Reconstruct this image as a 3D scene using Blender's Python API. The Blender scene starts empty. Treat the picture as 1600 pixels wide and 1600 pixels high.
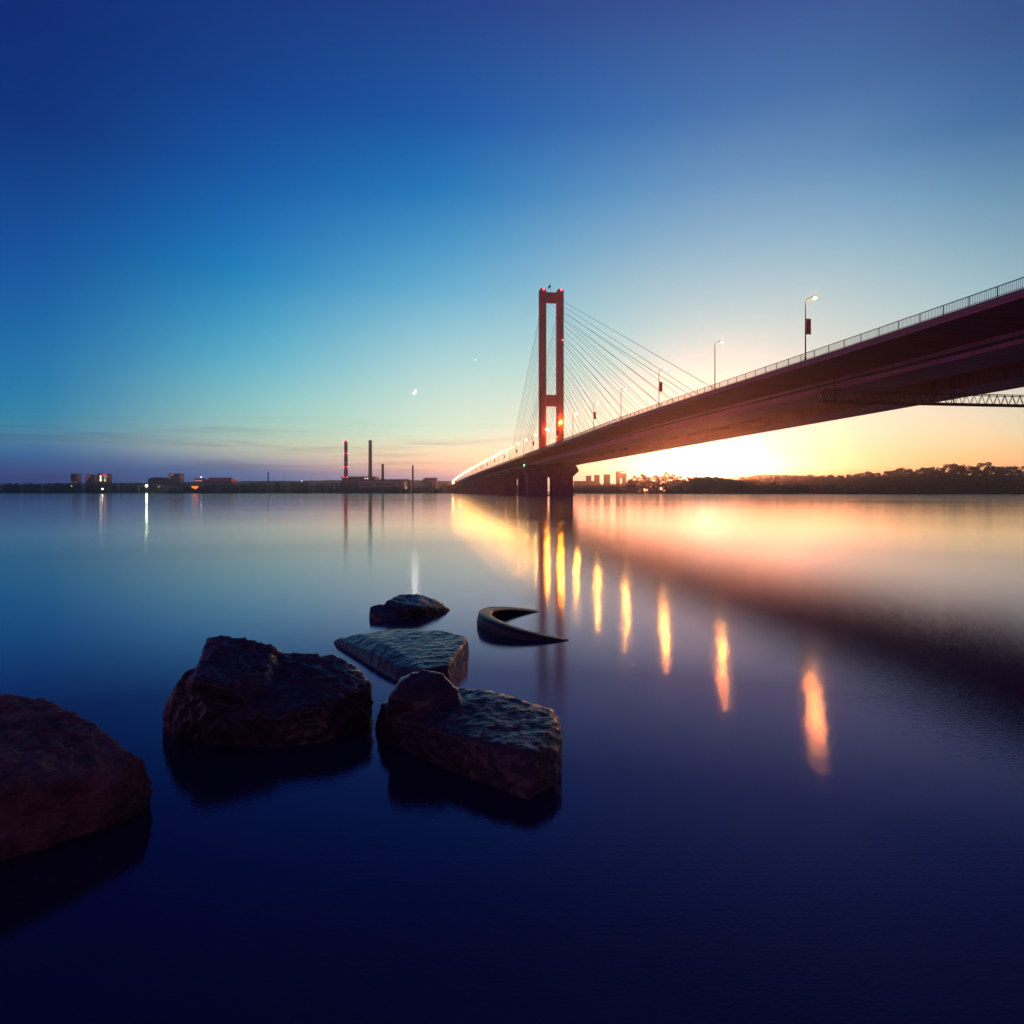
import bpy, bmesh, math, random
import numpy as np
from mathutils import Vector, Matrix, noise as mnoise
R = math.radians
C = bpy.context.scene.collection
scene = bpy.context.scene

# ------------------------------------------------------------------ camera
CAM_H = 2.0
HAZE_DENSITY = 0.00015
FPX, CX, HY = 1000.0, 800.0, 769.0          # focal length in photo pixels, vertical axis, horizon row
cam_d = bpy.data.cameras.new('camera')
cam_d.sensor_width = 36.0
cam_d.lens = FPX / 1600.0 * 36.0
cam_d.shift_y = -(800.0 - HY) / 1600.0
cam_d.clip_start = 0.05
cam_d.clip_end = 40000
cam = bpy.data.objects.new('camera', cam_d)
cam.location = (0, 0, CAM_H)
cam.rotation_euler = (R(90), 0, 0)
C.objects.link(cam)
scene.camera = cam

def at(px, py, Y):                            # point seen at a photo pixel, Y metres away
    return Vector(((px - CX) / FPX * Y, Y, CAM_H + (HY - py) / FPX * Y))
def atz(px, py, z):                           # point seen at a photo pixel, at height z over the water
    Y = (CAM_H - z) * FPX / (py - HY)
    return Vector(((px - CX) / FPX * Y, Y, z))

# ------------------------------------------------------------------ render settings
scene.render.engine = 'CYCLES'
scene.cycles.use_denoising = True
try: scene.cycles.denoiser = 'OPENIMAGEDENOISE'
except Exception: pass
scene.cycles.max_bounces = 6
scene.cycles.diffuse_bounces = 2
scene.cycles.glossy_bounces = 3
scene.cycles.volume_bounces = 0
scene.cycles.sample_clamp_indirect = 6.0
scene.view_settings.view_transform = 'Standard'
scene.view_settings.look = 'None'
scene.view_settings.exposure = 0.0
scene.view_settings.gamma = 1.0

# ------------------------------------------------------------------ world: dusk sky
SUN_AZ, SUN_EL = math.atan(305 / 1000.0), R(1.2)
def lin(c):
    out = []
    for v in c:
        v = v / 255.0
        out.append(v / 12.92 if v <= 0.04045 else ((v + 0.055) / 1.055) ** 2.4)
    return out
world = bpy.data.worlds.new('World'); scene.world = world
world.use_nodes = True
wn, wl = world.node_tree.nodes, world.node_tree.links
wn.clear()
def N(nodes, t, **k):
    n = nodes.new(t)
    for a, b in k.items(): setattr(n, a, b)
    return n
def WM(op, a, b=None, clamp=False):
    n = N(wn, 'ShaderNodeMath', operation=op, use_clamp=clamp)
    for i, v in enumerate((a, b)):
        if v is None: continue
        if isinstance(v, (int, float)): n.inputs[i].default_value = v
        else: wl.new(v, n.inputs[i])
    return n.outputs[0]
def WMAP(v, a, b, smooth=False):
    n = N(wn, 'ShaderNodeMapRange'); n.clamp = True
    if smooth: n.interpolation_type = 'SMOOTHSTEP'
    n.inputs[1].default_value = a; n.inputs[2].default_value = b
    wl.new(v, n.inputs[0]); return n.outputs[0]
def WMIX(f, a, b, mode='MIX'):
    n = N(wn, 'ShaderNodeMix', data_type='RGBA', blend_type=mode)
    for i, v in ((0, f), (6, a), (7, b)):
        if isinstance(v, (int, float)): n.inputs[i].default_value = v
        elif isinstance(v, (tuple, list)): n.inputs[i].default_value = (*v[:3], 1)
        else: wl.new(v, n.inputs[i])
    return n.outputs[2]
tc = N(wn, 'ShaderNodeTexCoord')
sep = N(wn, 'ShaderNodeSeparateXYZ'); wl.new(tc.outputs['Generated'], sep.inputs[0])
az = WM('ARCTAN2', sep.outputs[0], sep.outputs[1])
el = WM('MAXIMUM', WM('ARCSINE', sep.outputs[2]), 0.0)
# colour of the dusk sky against azimuth (columns) and elevation (rows)
SKY = {
 -3000: [(769,(120,95,125)),(600,(188,132,172)),(300,(168,122,176)),(-900,(40,34,90))],  # unseen sky behind the camera, brightened mauve to fill the bridge's near side
 -500: [(769,(38,61,110)),(735,(40,74,121)),(690,(72,110,142)),(620,(32,112,158)),(450,(3,83,152)),(300,(2,64,138)),(0,(20,43,111)),(-900,(34,40,104))],
 100:  [(769,(38,62,112)),(735,(42,78,126)),(710,(66,98,146)),(690,(84,120,150)),(660,(60,130,160)),(620,(36,120,165)),(550,(20,108,165)),(450,(3,88,158)),(333,(0,70,143)),(200,(4,50,122)),(0,(20,44,112)),(-900,(34,40,104))],
 400:  [(769,(58,86,136)),(745,(62,96,146)),(730,(84,112,150)),(716,(160,158,158)),(700,(178,186,166)),(680,(164,190,174)),(655,(148,196,188)),(620,(126,190,194)),(550,(78,170,198)),(450,(28,134,188)),(333,(4,100,174)),(200,(6,70,148)),(0,(26,54,124)),(-900,(34,40,104))],
 700:  [(769,(126,118,150)),(747,(150,138,160)),(735,(222,168,150)),(724,(236,192,156)),(706,(232,214,176)),(680,(204,226,200)),(620,(190,219,207)),(550,(157,205,211)),(450,(94,171,206)),(333,(28,128,190)),(200,(16,88,166)),(0,(34,64,134)),(-900,(34,40,106))],
 950:  [(769,(240,172,150)),(730,(250,206,166)),(710,(252,228,184)),(680,(206,232,206)),(620,(182,228,214)),(550,(158,216,216)),(450,(140,191,207)),(333,(84,154,200)),(200,(40,108,176)),(0,(44,74,142)),(-900,(36,42,108))],
 1150: [(769,(230,160,100)),(745,(228,185,132)),(720,(226,208,166)),(680,(214,232,205)),(620,(208,236,221)),(550,(186,221,216)),(450,(156,200,211)),(333,(118,166,201)),(200,(66,120,178)),(0,(50,78,144)),(-900,(36,42,108))],
 1350: [(769,(243,168,95)),(750,(236,172,98)),(730,(238,198,126)),(710,(236,218,166)),(680,(230,232,198)),(620,(226,235,212)),(550,(198,218,210)),(450,(164,200,208)),(333,(122,171,200)),(200,(70,124,177)),(0,(50,80,144)),(-900,(36,42,108))],
 1500: [(769,(234,148,86)),(732,(248,190,102)),(715,(252,215,132)),(690,(246,229,168)),(640,(231,229,201)),(550,(191,212,206)),(450,(152,195,205)),(333,(108,160,191)),(200,(60,114,167)),(0,(46,76,138)),(-900,(36,42,108))],
 2300: [(769,(190,128,110)),(715,(200,180,160)),(640,(150,180,185)),(450,(90,145,175)),(300,(50,105,150)),(0,(8,46,100)),(-900,(4,28,74))],
 6000: [(769,(130,95,120)),(600,(198,132,168)),(300,(174,122,172)),(-900,(40,34,90))],  # unseen sky round the other way, brightened mauve as fill too
}
cols = []
for px in sorted(SKY):
    a = math.atan((px - CX) / FPX); pts = []
    for y, c in SKY[px]:
        e_ = math.atan((HY - y) / FPX * math.cos(a)); c = lin(c)
        if px <= 700:                              # the haze in front of the sky takes and adds light: sky as it stands behind it
            T = math.exp(-HAZE_DENSITY * min(3300.0, 148.0 / max(math.sin(e_), 1e-3)))
            c = [max(0.0, (v - (1 - T) * i_) / T) for v, i_ in zip(c, (0.15, 0.092, 0.125))]
        pts.append((e_, c))
    cols.append((a, np.array([p[0] for p in pts]), np.array([p[1] for p in pts])))
ELS = np.radians([0, 0.7, 1.3, 1.9, 2.5, 3.1, 3.8, 4.6, 5.6, 7, 8.8, 11, 14, 17.5, 21, 25, 30, 37, 46, 60])
col_az = np.array([c[0] for c in cols])
col_rgb = np.array([[np.interp(ELS, c[1], c[2][:, k]) for k in range(3)] for c in cols])      # column, channel, elevation
def sky_at(a): return np.array([[np.interp(a, col_az, col_rgb[:, k, e]) for e in range(len(ELS))] for k in range(3)])
prev = None; prev_az = None
for deg in list(range(-80, -44, 6)) + list(range(-44, 45, 4)) + list(range(50, 81, 6)):
    offs_ = np.linspace(-9, 9, 19); wts = np.exp(-(offs_ / 3.6) ** 2)
    rgb = sum(w * sky_at(math.radians(deg + o_)) for w, o_ in zip(wts, offs_)) / wts.sum()     # columns blended softly along the horizon
    ramp = N(wn, 'ShaderNodeValToRGB'); cr = ramp.color_ramp
    while len(cr.elements) < len(ELS): cr.elements.new(0.5)
    for e, p in zip(cr.elements, ELS): e.position = float(p / (math.pi / 2))
    for e, k in zip(cr.elements, range(len(ELS))): e.color = (*[float(v) for v in rgb[:, k]], 1)
    wl.new(WM('DIVIDE', el, math.pi / 2), ramp.inputs[0])
    a = math.radians(deg)
    prev = ramp.outputs[0] if prev is None else WMIX(WMAP(az, prev_az, a), prev, ramp.outputs[0])
    prev_az = a
sky = prev
# thin stratus streaks low over the banks
comb = N(wn, 'ShaderNodeCombineXYZ')
wl.new(WM('MULTIPLY', az, 3.2), comb.inputs[0])
wl.new(WM('MULTIPLY', el, 70.0), comb.inputs[1])
nz = N(wn, 'ShaderNodeTexNoise'); nz.inputs['Scale'].default_value = 1.3
nz.inputs['Detail'].default_value = 5; nz.inputs['Distortion'].default_value = 0.5
wl.new(comb.outputs[0], nz.inputs['Vector'])
band = WM('MULTIPLY', WMAP(el, R(0.0), R(1.2)), WM('SUBTRACT', 1.0, WMAP(el, R(3.6), R(7.0), True)))
streak = WM('MULTIPLY', WMAP(nz.outputs[0], 0.48, 0.68, True), band)
streak = WM('MULTIPLY', streak, WM('SUBTRACT', 1.0, WMAP(az, R(4), R(14))))
sky = WMIX(WM('MULTIPLY', streak, 0.55), sky, WMIX(1.0, sky, (0.55, 0.53, 0.62), 'MULTIPLY'))
streak2 = WM('MULTIPLY', WM('MULTIPLY', WMAP(nz.outputs[0], 0.5, 0.66, True), WMAP(az, R(2), R(8))), WM('SUBTRACT', 1.0, WMAP(el, R(1.4), R(3.6), True)))
sky = WMIX(WM('MULTIPLY', streak2, 0.5), sky, WMIX(1.0, sky, (0.92, 0.68, 0.52), 'MULTIPLY'))
# aureole round the sun
sd = Vector((math.sin(SUN_AZ) * math.cos(SUN_EL), math.cos(SUN_AZ) * math.cos(SUN_EL), math.sin(SUN_EL)))
dot = N(wn, 'ShaderNodeVectorMath', operation='DOT_PRODUCT')
wl.new(tc.outputs['Generated'], dot.inputs[0]); dot.inputs[1].default_value = sd
ang = WM('ARCCOSINE', WM('MINIMUM', dot.outputs['Value'], 0.9999999))
g1 = WM('ADD', WM('MULTIPLY', WM('EXPONENT', WM('MULTIPLY', ang, -70.0)), 4.0), WM('MULTIPLY', WM('EXPONENT', WM('MULTIPLY', ang, -16.0)), 0.2))
g2 = WM('MULTIPLY', WM('EXPONENT', WM('MULTIPLY', ang, -7.0)), 0.05)
glow = WMIX(1.0, (0, 0, 0), (0, 0, 0))
gm = N(wn, 'ShaderNodeVectorMath', operation='SCALE'); gm.inputs[0].default_value = (0.9, 0.86, 0.58); wl.new(WM('ADD', g1, g2), gm.inputs['Scale'])
sky = WMIX(1.0, sky, gm.outputs[0], 'ADD')
nish = N(wn, 'ShaderNodeTexSky', sky_type='NISHITA')
nish.sun_disc = False; nish.sun_elevation = SUN_EL; nish.sun_rotation = SUN_AZ
nsc = N(wn, 'ShaderNodeVectorMath', operation='SCALE'); nsc.inputs['Scale'].default_value = 0.005
wl.new(nish.outputs[0], nsc.inputs[0])
sky = WMIX(1.0, sky, nsc.outputs[0], 'ADD')
bg = N(wn, 'ShaderNodeBackground'); bg.inputs[1].default_value = 1.0
wo = N(wn, 'ShaderNodeOutputWorld')
wl.new(sky, bg.inputs[0]); wl.new(bg.outputs[0], wo.inputs[0])

# ------------------------------------------------------------------ sun, low behind the wooded bank
sl = bpy.data.lights.new('sun', 'SUN')
sl.energy = 3.8; sl.angle = R(0.53); sl.color = (1.0, 0.31, 0.11)
so = bpy.data.objects.new('sun', sl); C.objects.link(so)
so.rotation_euler = (-sd).to_track_quat('-Z', 'Y').to_euler()
so.location = (60, 200, 150)


# ------------------------------------------------------------------ helpers
class MB:
    def __init__(s): s.v = []; s.f = []
    def add(s, vs, fs):
        b = len(s.v); s.v += [tuple(v) for v in vs]; s.f += [tuple(i + b for i in f) for f in fs]; return s
    def box(s, x0, x1, y0, y1, z0, z1):
        v = [(x0,y0,z0),(x1,y0,z0),(x1,y1,z0),(x0,y1,z0),(x0,y0,z1),(x1,y0,z1),(x1,y1,z1),(x0,y1,z1)]
        return s.add(v, [(0,3,2,1),(4,5,6,7),(0,1,5,4),(1,2,6,5),(2,3,7,6),(3,0,4,7)])
    def tube(s, p0, p1, r0, r1=None, n=8, caps=True):
        r1 = r0 if r1 is None else r1
        p0, p1 = Vector(p0), Vector(p1); d = (p1 - p0).normalized()
        a = d.orthogonal().normalized(); b = d.cross(a)
        vs = []
        for p, r in ((p0, r0), (p1, r1)):
            for i in range(n):
                t = 2 * math.pi * i / n
                vs.append(p + (a * math.cos(t) + b * math.sin(t)) * r)
        fs = [(i, (i + 1) % n, n + (i + 1) % n, n + i) for i in range(n)]
        if caps: fs += [tuple(range(n))[::-1], tuple(range(n, 2 * n))]
        return s.add(vs, fs)
    def path(s, pts, r, n=8):
        for a, b in zip(pts[:-1], pts[1:]): s.tube(a, b, r, r, n)
        return s
    def lathe(s, prof, n=24, center=(0, 0, 0), closed=False):
        vs = []; m = len(prof)
        for i in range(n):
            t = 2 * math.pi * i / n
            for r, z in prof: vs.append((center[0] + r * math.cos(t), center[1] + r * math.sin(t), center[2] + z))
        fs = []
        mm = m if closed else m - 1
        for i in range(n):
            j = (i + 1) % n
            for k in range(mm):
                k2 = (k + 1) % m
                fs.append((i * m + k, j * m + k, j * m + k2, i * m + k2))
        return s.add(vs, fs)
    def prism(s, poly, y0, y1):                # polygon in x,z extruded along y
        n = len(poly)
        vs = [(x, y0, z) for x, z in poly] + [(x, y1, z) for x, z in poly]
        return s.add(vs, [tuple(range(n)), tuple(range(n, 2 * n))[::-1]] + [(i, n + i, n + (i + 1) % n, (i + 1) % n) for i in range(n)])
    def ball(s, c, r, nu=12, nv=8, sz=1.0):
        prof = [(max(1e-4, r * math.sin(math.pi * k / nv)), -r * sz * math.cos(math.pi * k / nv)) for k in range(nv + 1)]
        return s.lathe(prof, nu, c)
    def build(s, name, mat, parent=None, smooth=False):
        me = bpy.data.meshes.new(name); me.from_pydata(s.v, [], s.f); me.validate(); me.update()
        bm = bmesh.new(); bm.from_mesh(me); bmesh.ops.recalc_face_normals(bm, faces=bm.faces); bm.to_mesh(me); bm.free()
        if smooth:
            for p in me.polygons: p.use_smooth = True
        return link(name, me, mat, parent)
def link(name, me, mat, parent=None):
    o = bpy.data.objects.new(name, me); C.objects.link(o)
    if mat is not None and len(me.materials) == 0: me.materials.append(mat)
    if parent is not None: o.parent = parent
    return o
def tag(o, label=None, cat=None, group=None, kind=None):
    if label: o['label'] = label
    if cat: o['category'] = cat
    if group: o['group'] = group
    if kind: o['kind'] = kind
    return o
def empty(name, loc, rz=0.0):
    o = bpy.data.objects.new(name, None); C.objects.link(o)
    o.location = loc; o.rotation_euler = (0, 0, rz); o.empty_display_size = 0.5
    return o
def copy_tree(o, parent=None):
    c = o.copy(); C.objects.link(c)
    if parent is not None: c.parent = parent
    for ch in list(o.children): copy_tree(ch, c)
    return c

# ------------------------------------------------------------------ materials
def mat_new(name):
    m = bpy.data.materials.new(name); m.use_nodes = True
    nt = m.node_tree; b = nt.nodes['Principled BSDF']
    return m, nt, b
def noisy(name, col, col2=None, rough=0.7, scale=3.0, spec=0.3, bump=0.0, bscale=None, metal=0.0, detail=6):
    m, nt, b = mat_new(name)
    col2 = col2 or tuple(c * 0.7 for c in col)
    tcn = nt.nodes.new('ShaderNodeTexCoord')
    n1 = nt.nodes.new('ShaderNodeTexNoise'); n1.inputs['Scale'].default_value = scale; n1.inputs['Detail'].default_value = detail
    nt.links.new(tcn.outputs['Object'], n1.inputs['Vector'])
    mx = nt.nodes.new('ShaderNodeMix'); mx.data_type = 'RGBA'
    mx.inputs[6].default_value = (*col, 1); mx.inputs[7].default_value = (*col2, 1)
    mr = nt.nodes.new('ShaderNodeMapRange'); mr.inputs[1].default_value = 0.35; mr.inputs[2].default_value = 0.65
    nt.links.new(n1.outputs[0], mr.inputs[0]); nt.links.new(mr.outputs[0], mx.inputs[0])
    nt.links.new(mx.outputs[2], b.inputs['Base Color'])
    b.inputs['Roughness'].default_value = rough; b.inputs['Metallic'].default_value = metal
    b.inputs['Specular IOR Level'].default_value = spec
    if bump:
        n2 = nt.nodes.new('ShaderNodeTexNoise'); n2.inputs['Scale'].default_value = bscale or scale * 4; n2.inputs['Detail'].default_value = 8
        nt.links.new(tcn.outputs['Object'], n2.inputs['Vector'])
        bp = nt.nodes.new('ShaderNodeBump'); bp.inputs['Strength'].default_value = bump; bp.inputs['Distance'].default_value = 0.1
        nt.links.new(n2.outputs[0], bp.inputs['Height']); nt.links.new(bp.outputs[0], b.inputs['Normal'])
    return m
def emit(name, col, strength):
    m, nt, b = mat_new(name)
    b.inputs['Base Color'].default_value = (*[c * 0.5 for c in col], 1)
    b.inputs['Emission Color'].default_value = (*col, 1)
    b.inputs['Emission Strength'].default_value = strength
    return m

def seams(m, pitch, axis=1):
    nt = m.node_tree; b = nt.nodes['Principled BSDF']; src = b.inputs['Base Color'].links[0].from_socket
    tcn = nt.nodes.new('ShaderNodeTexCoord'); sp = nt.nodes.new('ShaderNodeSeparateXYZ'); nt.links.new(tcn.outputs['Object'], sp.inputs[0])
    def mth(op, a, b_):
        n_ = nt.nodes.new('ShaderNodeMath'); n_.operation = op
        for i, v in enumerate((a, b_)):
            if isinstance(v, (int, float)): n_.inputs[i].default_value = v
            else: nt.links.new(v, n_.inputs[i])
        return n_.outputs[0]
    fr = mth('FRACT', mth('DIVIDE', sp.outputs[axis], pitch), 0.0)
    line = mth('LESS_THAN', fr, 0.09 / pitch)
    mp = nt.nodes.new('ShaderNodeMapping'); mp.inputs['Scale'].default_value = (0.25, 1.6, 0.12); nt.links.new(tcn.outputs['Object'], mp.inputs[0])
    nz_ = nt.nodes.new('ShaderNodeTexNoise'); nz_.inputs['Scale'].default_value = 1.0; nz_.inputs['Detail'].default_value = 5; nt.links.new(mp.outputs[0], nz_.inputs['Vector'])
    mr = nt.nodes.new('ShaderNodeMapRange'); mr.inputs[1].default_value = 0.5; mr.inputs[2].default_value = 0.75; mr.inputs[4].default_value = 0.55; nt.links.new(nz_.outputs[0], mr.inputs[0])
    f = mth('MAXIMUM', mth('MULTIPLY', line, 0.6), mr.outputs[0])
    mx = nt.nodes.new('ShaderNodeMix'); mx.data_type = 'RGBA'; mx.blend_type = 'MULTIPLY'; mx.inputs[7].default_value = (0.3, 0.22, 0.22, 1)
    nt.links.new(f, mx.inputs[0]); nt.links.new(src, mx.inputs[6]); nt.links.new(mx.outputs[2], b.inputs['Base Color'])
M = {}
M['deck'] = noisy('painted_deck_steel', (0.64, 0.16, 0.21), (0.55, 0.13, 0.18), 0.55, 0.25, 0.4)
M['girder'] = noisy('girder_paint', (0.64, 0.22, 0.31), (0.55, 0.18, 0.26), 0.6, 0.2, 0.35)
M['soffit'] = noisy('water_lit_soffit', (0.82, 0.52, 0.62), (0.72, 0.43, 0.52), 0.6, 0.15, 0.35)  # light off the water under the girders, put into a paler colour
M['kerb'] = noisy('lamplit_kerb', (0.46, 0.2, 0.19), (0.38, 0.16, 0.15), 0.8, 1.0)  # orange lamplight along the deck edge put into the concrete's colour
M['asphalt'] = noisy('asphalt', (0.05, 0.048, 0.05), (0.04, 0.038, 0.04), 0.85, 2.0)
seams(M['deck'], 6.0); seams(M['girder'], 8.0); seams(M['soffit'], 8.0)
M['rail'] = noisy('railing_paint', (0.05, 0.04, 0.055), (0.035, 0.03, 0.04), 0.5, 2.0)
M['pylon'] = noisy('pylon_red_paint', (0.66, 0.09, 0.085), (0.56, 0.075, 0.075), 0.6, 0.15, 0.3)
M['pier'] = noisy('pier_concrete', (0.42, 0.14, 0.19), (0.33, 0.10, 0.15), 0.85, 0.35, 0.2, 0.3, 2.0)
seams(M['pylon'], 6.5, 2); seams(M['pier'], 3.0, 2)
M['cable'] = noisy('cable_steel', (0.06, 0.065, 0.08), (0.045, 0.05, 0.06), 0.5, 1.0, 0.4)
M['pole'] = noisy('lamp_pole_steel', (0.07, 0.05, 0.06), (0.05, 0.035, 0.045), 0.5, 1.5, 0.4)
M['banner'] = noisy('banner_cloth', (0.42, 0.03, 0.05), (0.34, 0.025, 0.04), 0.8, 3.0)
M['gantry'] = noisy('gantry_steel', (0.05, 0.035, 0.045), (0.035, 0.025, 0.03), 0.6, 2.0)
M['lamp'] = emit('sodium_lamp_glow', (1.0, 0.40, 0.05), 5200.0)
M['lamp_approach'] = emit('orange_approach_lamp_glow', (1.0, 0.46, 0.09), 3400.0)
M['lamp_far'] = emit('amber_lamp_glow', (1.0, 0.36, 0.08), 500.0)
M['flood'] = emit('amber_floodlight_glow', (1.0, 0.32, 0.02), 750.0)
M['flood2'] = emit('orange_floodlight_glow', (1.0, 0.22, 0.03), 900.0)
M['redlight'] = emit('red_beacon_glow', (1.0, 0.05, 0.09), 11.0)
M['green'] = emit('green_signal_glow', (0.3, 1.0, 0.35), 12.0)
M['flag'] = noisy('flag_cloth', (0.03, 0.05, 0.08), (0.02, 0.03, 0.05), 0.8, 2.0)

# ------------------------------------------------------------------ water
def water_mat():
    m = bpy.data.materials.new('river_water'); m.use_nodes = True
    nt = m.node_tree; nt.nodes.clear(); L = nt.links.new
    out = nt.nodes.new('ShaderNodeOutputMaterial')
    gl = nt.nodes.new('ShaderNodeBsdfGlossy'); gl.distribution = 'GGX'
    df = nt.nodes.new('ShaderNodeBsdfDiffuse'); df.inputs[0].default_value = (0.019, 0.012, 0.036, 1)
    ad = nt.nodes.new('ShaderNodeAddShader'); L(gl.outputs[0], ad.inputs[0]); L(df.outputs[0], ad.inputs[1]); L(ad.outputs[0], out.inputs[0])
    # reflectance of the still river against the angle of view (Fresnel, blue-violet when looking down into it)
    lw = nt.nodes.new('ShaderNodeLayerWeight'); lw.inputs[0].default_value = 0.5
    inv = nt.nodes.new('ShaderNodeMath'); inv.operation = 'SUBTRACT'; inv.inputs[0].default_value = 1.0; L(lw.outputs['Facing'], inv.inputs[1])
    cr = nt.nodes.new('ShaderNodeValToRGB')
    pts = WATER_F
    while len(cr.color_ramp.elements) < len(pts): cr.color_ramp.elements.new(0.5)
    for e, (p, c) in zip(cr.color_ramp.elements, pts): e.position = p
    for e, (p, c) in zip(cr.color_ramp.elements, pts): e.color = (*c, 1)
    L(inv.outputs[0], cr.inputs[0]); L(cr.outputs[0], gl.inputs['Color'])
    tcn = nt.nodes.new('ShaderNodeTexCoord')
    mp = nt.nodes.new('ShaderNodeMapping'); mp.inputs['Scale'].default_value = (0.02, 0.11, 1); L(tcn.outputs['Object'], mp.inputs[0])
    n1 = nt.nodes.new('ShaderNodeTexNoise'); n1.inputs['Scale'].default_value = 1.0; n1.inputs['Detail'].default_value = 6; L(mp.outputs[0], n1.inputs['Vector'])
    mr = nt.nodes.new('ShaderNodeMapRange'); mr.inputs[1].default_value = 0.3; mr.inputs[2].default_value = 0.7
    mr.inputs[3].default_value = 0.058; mr.inputs[4].default_value = 0.094
    L(n1.outputs[0], mr.inputs[0]); L(mr.outputs[0], gl.inputs['Roughness'])
    mp2 = nt.nodes.new('ShaderNodeMapping'); mp2.inputs['Scale'].default_value = (38, 60, 1); L(tcn.outputs['Object'], mp2.inputs[0])
    n2 = nt.nodes.new('ShaderNodeTexNoise'); n2.inputs['Scale'].default_value = 1.0; n2.inputs['Detail'].default_value = 1.0; n2.inputs['Roughness'].default_value = 0.5; L(mp2.outputs[0], n2.inputs['Vector'])
    bp = nt.nodes.new('ShaderNodeBump'); bp.inputs['Strength'].default_value = 1.0; bp.inputs['Distance'].default_value = 0.0007
    L(n2.outputs[0], bp.inputs['Height']); L(bp.outputs[0], gl.inputs['Normal'])
    return m
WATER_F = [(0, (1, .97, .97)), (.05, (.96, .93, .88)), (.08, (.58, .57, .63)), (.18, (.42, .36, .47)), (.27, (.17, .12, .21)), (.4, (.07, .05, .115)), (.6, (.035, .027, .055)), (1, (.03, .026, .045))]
M['water'] = water_mat()
wv = MB(); wv.add([(-3400, -300, 0), (3400, -300, 0), (3400, 3200, 0), (-3400, 3200, 0)], [(0, 1, 2, 3)])
tag(wv.build('water', M['water']), kind='structure')
bedv = MB(); bedv.add([(-3400, -300, -4), (3400, -300, -4), (3400, 3200, -4), (-3400, 3200, -4)], [(0, 1, 2, 3)])
tag(bedv.build('river_bed', noisy('river_mud', (0.03, 0.025, 0.03))), kind='structure')

# ------------------------------------------------------------------ banks and hills
M['bank'] = noisy('bank_earth_and_grass', (0.035, 0.03, 0.02), (0.02, 0.025, 0.014), 0.95, 0.05, 0.1)
shore = [(-2600, 1050), (-1400, 1120), (-700, 1150), (-300, 1160), (-110, 1170), (20, 1165), (90, 1120), (180, 1050), (260, 980), (330, 880), (420, 800), (500, 740), (600, 690), (760, 640), (1100, 560), (2600, 300)]
bk = MB()
rows = []
rnd = random.Random(3)
fine = []
for (a, b_) in zip(shore[:-1], shore[1:]):
    for k in range(12):
        t = k / 12
        fine.append((a[0] + (b_[0] - a[0]) * t, a[1] + (b_[1] - a[1]) * t + rnd.uniform(-2, 2)))
fine.append(shore[-1])
vs = []; n = len(fine)
for dy, z in ((0, -0.6), (3, 0.5), (14, 1.2), (60, 1.6), (2050, 1.8)):
    vs += [(x * (1 if dy < 100 else 1.28), y + dy if dy < 100 else 3150, z + (rnd.uniform(-0.15, 0.15) if 0 < dy < 100 else 0)) for x, y in fine]
fs = [(r * n + i, r * n + i + 1, (r + 1) * n + i + 1, (r + 1) * n + i) for r in range(4) for i in range(n - 1)]
bk.add(vs, fs); tag(bk.build('ground', M['bank'], smooth=True), kind='structure')
def shore_y(X):
    for a, b_ in zip(shore[:-1], shore[1:]):
        if a[0] <= X <= b_[0]: return a[1] + (b_[1] - a[1]) * (X - a[0]) / (b_[0] - a[0])
    return 1100
M['hill'] = noisy('far_woodland_hill', (0.035, 0.04, 0.03), (0.02, 0.025, 0.02), 0.95, 0.02, 0.1)
def hill(pts, Y, depth):
    h = MB(); xs = []; vs = []
    px0, px1 = pts[0][0], pts[-1][0]; nn = 90
    for i in range(nn + 1):
        px = px0 + (px1 - px0) * i / nn
        for a, b_ in zip(pts[:-1], pts[1:]):
            if a[0] <= px <= b_[0]: py = a[1] + (b_[1] - a[1]) * (px - a[0]) / (b_[0] - a[0]); break
        top = at(px, py + mnoise.noise((px * 0.15, Y, 0)) * 0.9, Y)
        for k in range(7):
            u = k / 6.0
            vs.append((top.x * (0.75 + 0.5 * u if False else 1), Y + (u - 0.5) * depth, 0.5 + (top.z - 0.5) * math.sin(math.pi * u) ** 0.8 if 0 < k < 6 else 0.2))
    fs = [(i * 7 + k, (i + 1) * 7 + k, (i + 1) * 7 + k + 1, i * 7 + k + 1) for i in range(nn) for k in range(6)]
    h.add(vs, fs); return tag(h.build('hills', M['hill'], smooth=True), kind='structure')
hill([(1120, 755), (1150, 744), (1185, 741), (1240, 743), (1320, 746), (1420, 750), (1520, 760)], 2400, 900)
hill([(-100, 760), (60, 756), (230, 754), (340, 752), (470, 751), (560, 750), (640, 750), (760, 753), (840, 762)], 2200, 700)

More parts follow.
